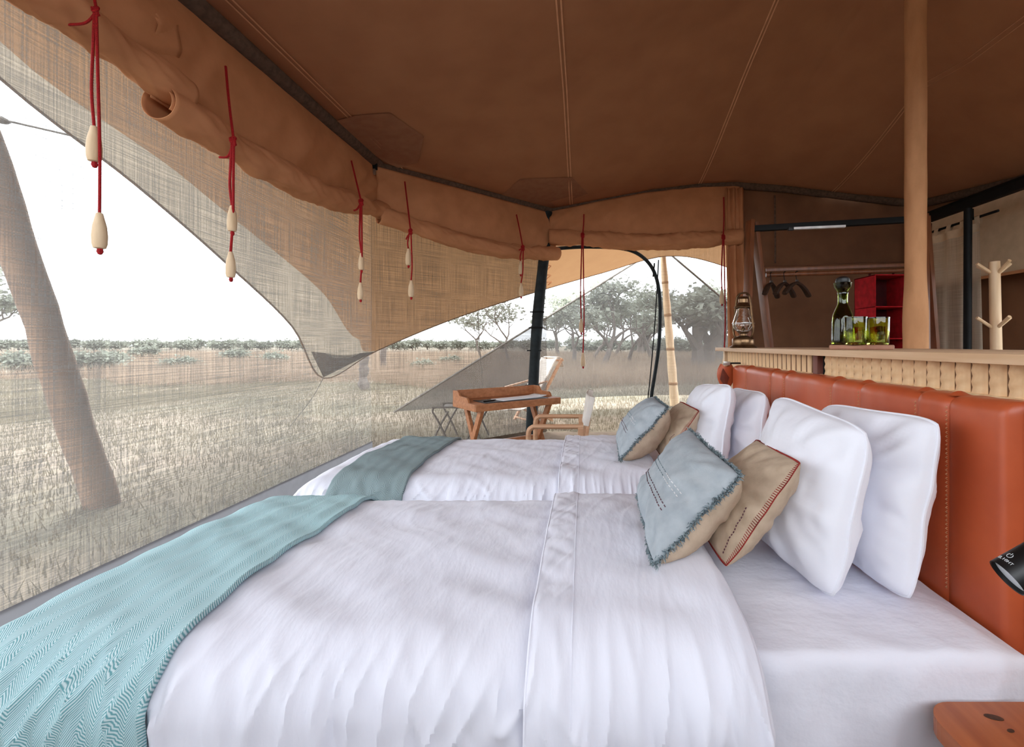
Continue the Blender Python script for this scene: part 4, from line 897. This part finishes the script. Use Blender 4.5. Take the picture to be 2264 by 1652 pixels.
# coat stand
b = Vector((3.60, 3.93, 0)); t = thing('coat_stand', 'pale wooden coat stand with upturned pegs', 'coat stand', b)
MB().tube([b, b+Vector((-0.01, 0, 1.0)), b+Vector((-0.03, 0, 1.97))], [0.046, 0.043, 0.040], 14).build('post', 'bamboo', t)
for z, k in ((1.87, 1), (1.40, 1.0)):
    for a in (0.15, math.pi-0.1, 1.75, 4.6):
        d = Vector((math.cos(a), math.sin(a), 0)); p = b+Vector((-0.02, 0, z)); MB().tube([p+d*0.03, p+d*0.15+Vector((0, 0, 0.085))], 0.014, 8).build('peg', 'bamboo', t)
MB().lathe([(0.0, 0.0), (0.22, 0.0), (0.22, 0.025), (0.05, 0.04), (0.0, 0.04)], b, 24).build('base_disc', 'bamboo', t)

# ------------------------------------------------------------------ folding desk, chair and outdoor seats
ang = math.atan2(0.54, 0.66); DM = Matrix.Translation(Vector((-0.88, 3.70, 0))) @ Matrix.Rotation(ang, 4, 'Z')
Ld, Dd, Zd = 0.86, 0.46, 0.755
t = thing('folding_desk', 'folding wooden camp desk with a raised gallery edge by the tent corner', 'desk', DM @ Vector((Ld/2, Dd/2, 0)))
MB().box(0, Ld, 0, Dd, Zd-0.022, Zd, DM, bev=0.003).build('desktop', 'desk_wood', t)
for x0_, x1_, y0_, y1_ in ((0, Ld, -0.002, 0.018), (0, Ld, Dd-0.018, Dd+0.002), (-0.002, 0.018, 0.018, Dd-0.018), (Ld-0.018, Ld+0.002, 0.018, Dd-0.018)):
    MB().box(x0_, x1_, y0_, y1_, Zd-0.060, Zd-0.002, DM, bev=0.003).build('apron', 'desk_wood', t)
MB().box(0, Ld, Dd-0.016, Dd, Zd, Zd+0.085, DM, bev=0.003).build('gallery_rear', 'desk_wood', t)
for x in (0.0, Ld-0.016):
    prof = [(Dd-0.016, 0), (Dd-0.016, 0.085), (Dd-0.10, 0.085), (Dd-0.12, 0.075), (Dd-0.13, 0.055), (Dd-0.145, 0.045), (Dd-0.28, 0.040), (Dd-0.30, 0.03), (Dd-0.315, 0.008), (Dd-0.32, 0)]
    m = MB(); m.poly([DM @ Vector((x, yy, Zd+zz)) for yy, zz in prof], 0.016, DM.to_3x3() @ Vector((1, 0, 0))); m.build('gallery_side', 'desk_wood', t, smooth=False)
for xi in (0.07, Ld-0.10):
    for k, (ya, yb) in enumerate(((0.03, Dd-0.03), (Dd-0.03, 0.03))):
        a = DM @ Vector((xi+k*0.035, ya, Zd-0.03)); b = DM @ Vector((xi+k*0.035, yb, 0.0)); MB().bar(b, a, 0.030, 0.055, up=DM.to_3x3() @ Vector((0, 1, 0)), bev=0.004).build('leg', 'desk_wood', t)
MB().bar(DM @ Vector((0.07, 0.23, 0.37)), DM @ Vector((Ld-0.07, 0.23, 0.37)), 0.03, 0.04, bev=0.003).build('stretcher', 'desk_wood', t)
# papers
m = MB(); m.box(0.10, 0.74, 0.03, 0.26, Zd, Zd+0.006, DM, bev=0.001); t = thing('clipboard', 'dark flat desk pad lying on the folding desk', 'desk pad', DM @ Vector((0.42, 0.15, Zd))); m.build('pad_board', 'clipboard_dark', t)
M2 = DM @ Matrix.Translation(Vector((0.50, 0.15, Zd+0.0065))) @ Matrix.Rotation(0.12, 4, 'Z')
pm = MB(); pm.grid(lambda a, b: M2 @ Vector((-0.24+0.5*a, -0.09+0.19*b, 0.002+0.025*max(0, a-0.85)/0.15*0.5)), lsp(0, 1, 16), lsp(0, 1, 4)); tag(pm.build('paper_sheet', 'paper', base=DM @ Vector((0.5, 0.15, Zd)), solid=0.002), 'white sheets of paper lying on the dark desk pad', 'paper')
for k, (x, y, r) in enumerate(((0.18, 0.10, 0.2), (0.20, 0.145, -0.1))):
    a = DM @ Vector((x-0.06, y, Zd+0.011)); b = DM @ Vector((x+0.06*math.cos(r), y+0.06*math.sin(r), Zd+0.011))
    t = thing('pen', ('black pen lying on the desk pad', 'silver pen lying on the desk pad')[k], 'pen', a, 'pens on the desk pad'); MB().tube([a, a.lerp(b, .9), b], [0.0045, 0.0045, 0.001], 8).build('barrel', ('black_plastic', 'steel')[k], t); MB().tube([a+Vector((0, 0, 0.006)), a.lerp(b, 0.3)+Vector((0, 0, 0.006))], 0.0015, 5).build('pocket_clip', 'steel', t)
# director's chair
cx, cy0, cy1 = -0.22, 3.33, 3.81
t = thing('folding_chair', 'wooden folding armchair with white canvas back at the desk', 'chair', (cx, (cy0+cy1)/2, 0))
for y in (cy0, cy1):
    q = catmull([(-0.405, y, 0.30), (-0.405, y, 0.55), (-0.400, y, 0.615), (-0.375, y, 0.640), (-0.34, y, 0.645), (-0.10, y, 0.645), (0.0, y, 0.645)], 5)
    MB().tube(q, 0.021, 8, flat=0.85).build('armrest', 'chair_wood', t)
    MB().bar((-0.405, y, 0.0), (-0.405, y, 0.32), 0.036, 0.034, up=(0, 1, 0), bev=0.004).build('leg', 'chair_wood', t)
    MB().bar((-0.02, y, 0.0), (-0.02, y, 0.645), 0.042, 0.036, up=(0, 1, 0), bev=0.004).build('leg', 'chair_wood', t)
    MB().bar((0.005, y, 0.46), (0.062, y, 0.85), 0.026, 0.034, up=(0, 1, 0), bev=0.004).build('back_post', 'chair_wood', t)
    MB().bar((-0.40, y, 0.425), (-0.02, y, 0.425), 0.026, 0.036, bev=0.004).build('seat_rail', 'chair_wood', t)
m = MB(); m.grid(lambda a, b: Vector((0.034+0.034*b-0.02*math.sin(math.pi*a)-0.022, cy0-0.025+(cy1-cy0+0.05)*a, 0.655+0.215*b)), lsp(0, 1, 16), lsp(0, 1, 6)); m.build('canvas_back', 'chair_canvas', t, solid=0.006)
for y in (cy0, cy1): MB().bar((0.018, y, 0.655), (0.066, y, 0.868), 0.042, 0.050, up=(0, 1, 0), bev=0.006).build('back_sleeve', 'chair_canvas', t)
m = MB(); m.grid(lambda a, b: Vector((-0.39+0.36*a, cy0+(cy1-cy0)*b, 0.445-0.03*math.sin(math.pi*b))), lsp(0, 1, 8), lsp(0, 1, 10)); m.build('canvas_seat', 'chair_canvas', t, solid=0.006)
for a, b in (((-0.405, cy0, 0.02), (-0.405, cy1, 0.40)), ((-0.405, cy1, 0.02), (-0.405, cy0, 0.40))): MB().bar(a, b, 0.03, 0.018, up=(1, 0, 0), bev=0.003).build('cross_brace', 'chair_wood', t)
# safari lounger outside
ly0, ly1 = 7.15, 7.62
t = thing('safari_lounger', 'reclining white canvas lounger standing on the grass outside the doorway', 'lounger', (-0.8, 7.4, 0))
prof = [P(1217, 792, 7.2), P(1190, 835, 7.2), P(1170, 868, 7.2), P(1150, 893, 7.2), P(1125, 902, 7.2), P(1095, 898, 7.2)]; pc = catmull(prof, 6)
m = MB(); m.grid(lambda a, b: Vector((pc[int(a)].x, ly0+(ly1-ly0)*b, pc[int(a)].z-0.03*math.sin(math.pi*b))), range(len(pc)), lsp(0, 1, 10)); m.build('canvas_sling', 'chair_canvas', t, solid=0.012)
m = MB(); hp_ = pc[0]; m.grid(lambda a, b: Vector((hp_.x+0.02+0.17*a-0.05*a*a, ly0+0.02+(ly1-ly0-0.04)*b, hp_.z+0.035*math.sin(a*2.6)-0.17*a*a)), lsp(0, 1, 10), lsp(0, 1, 5)); m.build('head_flap', 'chair_canvas', t, solid=0.012)
for y in (ly0, ly1):
    MB().bar((-0.43, y, 1.02), (-1.05, y, 0.02), 0.035, 0.05, up=(0, 1, 0), bev=0.004).build('leg', 'chair_wood', t)
    MB().bar((-1.32, y, 0.45), (-0.62, y, 0.02), 0.035, 0.05, up=(0, 1, 0), bev=0.004).build('leg', 'chair_wood', t)
    MB().bar((-1.22, y, 0.56), (-0.72, y, 0.66), 0.05, 0.025, bev=0.005).build('armrest', 'chair_wood', t)
for x, z in ((-0.43, 0.99), (-1.30, 0.44), (-1.03, 0.06), (-0.64, 0.06)): MB().tube([(x, ly0-0.03, z), (x, ly1+0.03, z)], 0.016, 8).build('crossbar', 'chair_wood', t)
t.rotation_euler.z = 0.65
# folding stool
t = thing('folding_stool', 'grey tubular folding stool on the grass behind the desk', 'stool', (-1.6, 5.75, 0))
sx0, sx1, sy0, sy1, sz = -1.93, -1.30, 5.78, 6.22, 0.43
for y in (sy0, sy1):
    for k in (0, 1):
        for xx in (sx0, sx1-0.20):
            a, b = (xx, xx+0.20) if k == 0 else (xx+0.20, xx); q = [(a, y, sz-0.03), (a+(b-a)*0.06, y, sz-0.06), (a+(b-a)*0.5, y+0.01*k, 0.22), (b, y, 0.0)]
            MB().tube(catmull(q, 4), 0.013, 8).build('leg', 'grey_frame', t)
m = MB(); m.tube(catmull([(sx0, sy0, sz-0.03), (sx0+0.01, sy0, sz), (sx0+0.05, sy0, sz+0.015), (sx1-0.05, sy0, sz+0.015), (sx1-0.01, sy0, sz), (sx1, sy0, sz-0.03)], 5), 0.013, 8); m.tube(catmull([(sx0, sy1, sz-0.03), (sx0+0.01, sy1, sz), (sx0+0.05, sy1, sz+0.015), (sx1-0.05, sy1, sz+0.015), (sx1-0.01, sy1, sz), (sx1, sy1, sz-0.03)], 5), 0.013, 8); m.build('top_frame', 'grey_frame', t)
m = MB(); m.grid(lambda a, b: Vector((sx0+0.05+(sx1-sx0-0.1)*a, sy0+(sy1-sy0)*b, sz+0.012-0.03*math.sin(math.pi*b))), lsp(0, 1, 8), lsp(0, 1, 8)); m.build('sling_seat', 'grey_frame', t, solid=0.004)
# ------------------------------------------------------------------ vegetation
def blades(xr, yr, n, h, w, mname, name, label, zfun=lambda x, y: -0.02, dens=None):
    x = rng.uniform(*xr, n); y = rng.uniform(*yr, n)**1.0
    hh = h*(0.5+rng.random(n)); a = rng.uniform(0, 2*np.pi, n); lean = rng.normal(0, 0.28, (n, 2))*hh[:, None]
    keep = ~((x > -2.35) & (x < 4.8) & (y < 6.6) & (y-4.6 < (x+2.35)*1.0+0.25)) 
    if dens: keep &= dens(x, y)
    x, y, hh, a, lean = x[keep], y[keep], hh[keep], a[keep], lean[keep]; n = len(x)
    V = np.zeros((n, 3, 3)); V[:, 0] = np.stack([x-w*np.cos(a), y-w*np.sin(a), x*0-0.03], 1); V[:, 1] = np.stack([x+w*np.cos(a), y+w*np.sin(a), x*0-0.03], 1)
    V[:, 2] = np.stack([x+lean[:, 0], y+lean[:, 1], hh], 1)
    m = MB(); m.v = [tuple(p) for p in V.reshape(-1, 3)]; m.uv = [(p[0], p[2]) for p in m.v]; m.f = [(3*i, 3*i+1, 3*i+2) for i in range(n)]
    return tag(m.build(name, mname, smooth=False), label, 'grass', kind='stuff')
blades((-11, 7), (2.2, 15), 100000, 0.05, 0.006, 'grass_lawn', 'lawn_grass', 'short pale lawn grass around the tent')
blades((-26, -9), (7, 16), 45000, 0.07, 0.010, 'grass_lawn', 'meadow_grass', 'thin pale meadow grass beyond the leaning log')
blades((-22, 14), (12.5, 26), 60000, 0.42, 0.012, 'grass_gold', 'tall_grass', 'tall golden savanna grass beyond the lawn', dens=lambda x, y: y > 12.8+1.2*np.sin(x*0.6)-0.35*x*(x < 0)*0.4)
blades((-70, 40), (26, 60), 40000, 0.5, 0.03, 'grass_gold', 'distant_grass', 'distant golden grass below the bushes')
def tree_mesh(seed, h, spread, levels, leaves, lsz, flat, trunk_r, first=0.3):
    r = random.Random(seed); br = MB(); tips = []
    def grow(p, d, L, rad, lv):
        n = 4; pts = [p]; dd = d.copy()
        for i in range(n):
            dd = (dd+Vector((r.gauss(0, .16), r.gauss(0, .16), r.gauss(0.02, .10)))).normalized(); pts.append(pts[-1]+dd*L/n)
        br.tube(pts, [rad*(1-0.45*i/n) for i in range(n+1)], 6 if lv > 1 else 4, False)
        if lv == 0: tips.append(pts[-1]); tips.append(pts[-2]); return
        if lv <= 1: tips.append(pts[-1])
        for k in range(r.choice((2, 3, 3))):
            a = r.uniform(0, 6.28); q = Vector((math.cos(a)*spread, math.sin(a)*spread, flat*r.uniform(0.3, 1.2)))
            grow(pts[-1] if k else pts[-2], (dd*0.55+q).normalized(), L*r.uniform(0.6, 0.85), rad*0.55, lv-1)
    for k in range(2 if first < 0.25 else 1):
        grow(Vector((0.15*k, 0, -0.1)), Vector((r.gauss(0, .15)+0.3*k, r.gauss(0, .15), 1)).normalized(), h*first, trunk_r, levels)
    lv = MB()
    for c in tips:
        for k in range(leaves):
            q = c+Vector((r.gauss(0, lsz*3.2), r.gauss(0, lsz*3.2), r.gauss(0.0, lsz*1.3))); a = r.uniform(0, 6.28); s = lsz*r.uniform(0.4, 1.0)
            e = Vector((math.cos(a)*s, math.sin(a)*s, r.gauss(0, .3)*s)); f = Vector((-math.sin(a)*s*.5, math.cos(a)*s*.5, r.gauss(0, .4)*s))
            lv.add([q-e-f, q+e-f, q+e+f, q-e+f], [(0, 1, 2, 3)])
    return br, lv
TREES = {}
def tree(kind, args, x, y, label, sc=1.0, rz=0.0, fol='foliage_hazed', name='acacia_tree', group='trees beyond the lawn', cat='tree'):
    if kind not in TREES:
        br, lv = tree_mesh(*args); t = thing(name, label, cat, (0, 0, 0), group)
        br.build('trunk', 'bark_hazed', t); lv.build('foliage', fol, t, smooth=False)['kind'] = 'stuff'
        TREES[kind] = t; t.location = (x, y, -0.03); t.scale = (sc,)*3; t.rotation_euler.z = rz; return t
    return copy_thing(TREES[kind], (x, y, -0.03), label, rz, sc)
G = lambda u, y: (u-CU)/F*y
big = (11, 5.6, 0.85, 5, 9, 0.10, 0.45, 0.42, 0.24); mid = (23, 4.8, 0.75, 4, 20, 0.11, 0.6, 0.18, 0.34); tall = (35, 6.0, 0.55, 4, 16, 0.12, 0.75, 0.15, 0.36); thin = (47, 4.2, 0.9, 3, 14, 0.10, 0.35, 0.09, 0.40)
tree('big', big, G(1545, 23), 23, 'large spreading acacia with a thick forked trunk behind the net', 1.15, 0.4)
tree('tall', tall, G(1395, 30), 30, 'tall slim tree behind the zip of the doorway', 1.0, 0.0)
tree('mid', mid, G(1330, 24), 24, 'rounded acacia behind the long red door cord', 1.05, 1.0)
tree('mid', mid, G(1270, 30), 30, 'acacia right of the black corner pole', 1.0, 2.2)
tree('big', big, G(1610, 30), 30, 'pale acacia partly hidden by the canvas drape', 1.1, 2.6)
tree('thin', thin, G(1130, 26), 26, 'thin flat-topped acacia just left of the corner pole', 1.1, 0.3, 'foliage_pale_hazed')
tree('thin', thin, G(1065, 34), 34, 'sparse acacia above the thin guy rope', 1.1, 1.9, 'foliage_pale_hazed')
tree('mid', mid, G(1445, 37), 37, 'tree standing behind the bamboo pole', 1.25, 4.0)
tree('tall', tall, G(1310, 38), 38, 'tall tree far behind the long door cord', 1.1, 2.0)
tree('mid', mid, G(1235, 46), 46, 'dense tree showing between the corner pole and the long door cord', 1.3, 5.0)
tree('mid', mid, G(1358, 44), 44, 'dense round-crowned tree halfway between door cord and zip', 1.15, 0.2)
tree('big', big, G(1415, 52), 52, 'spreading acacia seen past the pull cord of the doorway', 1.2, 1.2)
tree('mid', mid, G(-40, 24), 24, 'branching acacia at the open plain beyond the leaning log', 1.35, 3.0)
bush = (61, 2.0, 0.95, 3, 26, 0.10, 0.5, 0.06, 0.22)
for u, y, s, lb in ((940, 21, 0.50, 'round bush right of the low flysheet tip'), (1000, 26, 0.55, 'pale bush left of the thin guy rope'), (205, 19, 0.85, 'wide dark bush right of the leaning log'), (40, 18, 0.85, 'dark bush left of the leaning log'),
                    (405, 21, 0.62, 'bush in the middle of the plain'), (520, 33, 0.85, 'bush below the long blind cord'), (600, 27, 0.70, 'small bush beside the flysheet edge'), (330, 38, 1.0, 'bush between the two bushes of the plain'), (250, 25, 0.8, 'bush just behind the wide dark bush')):
    tree('bush', bush, G(u, y), y, lb, s, u*0.01, 'foliage_hazed', 'savanna_bush', 'bushes on the plain', 'bush')
k = 0
for u in range(-60, 1260, 24):
    k += 1; y = (86, 104, 95, 113)[k % 4]+rng.uniform(-1.5, 1.5)
    tree('bush', bush, G(u+rng.uniform(-8, 8), y), y, 'far bush in the grey tree line along the horizon', 1.7+0.5*rng.random(), rng.uniform(0, 6), 'foliage_hazed', 'savanna_bush', 'bushes in the far tree line', 'bush')['group'] = 'bushes in the far tree line'
for u in range(1270, 1660, 26):
    y = (58, 70, 64)[(u//26) % 3]+rng.uniform(-1.5, 1.5)
    tree('bush', bush, G(u, y), y, 'scrub bush in the thicket behind the windbreak net', 1.5+0.4*rng.random(), rng.uniform(0, 6), 'foliage_hazed', 'savanna_bush', 'x', 'bush')['group'] = 'scrub behind the windbreak net'
# weathered stumps seen past the flysheet tip
for u, v0, v1, y, w, lb in ((806, 785, 862, 12.6, 0.11, 'tall gnarled dead stump in the grass below the flysheet tip'), (849, 768, 806, 20.0, 0.12, 'short dead stump in the grass right of the flysheet tip')):
    b = P(u, v1, y); b.z = -0.03; tp = P(u-2, v0, y); m = MB(); q = [b.lerp(tp, i/10) for i in range(11)]
    m.tube([p+Vector((0.05*ns(i*0.7, y, 0), 0, 0)) for i, p in enumerate(q)], [w*(1.1+0.5*ns(i*0.9, 2, y)) for i in range(11)], 9)
    tag(m.build('tree_stump', 'bark_hazed', base=b), lb, 'stump')
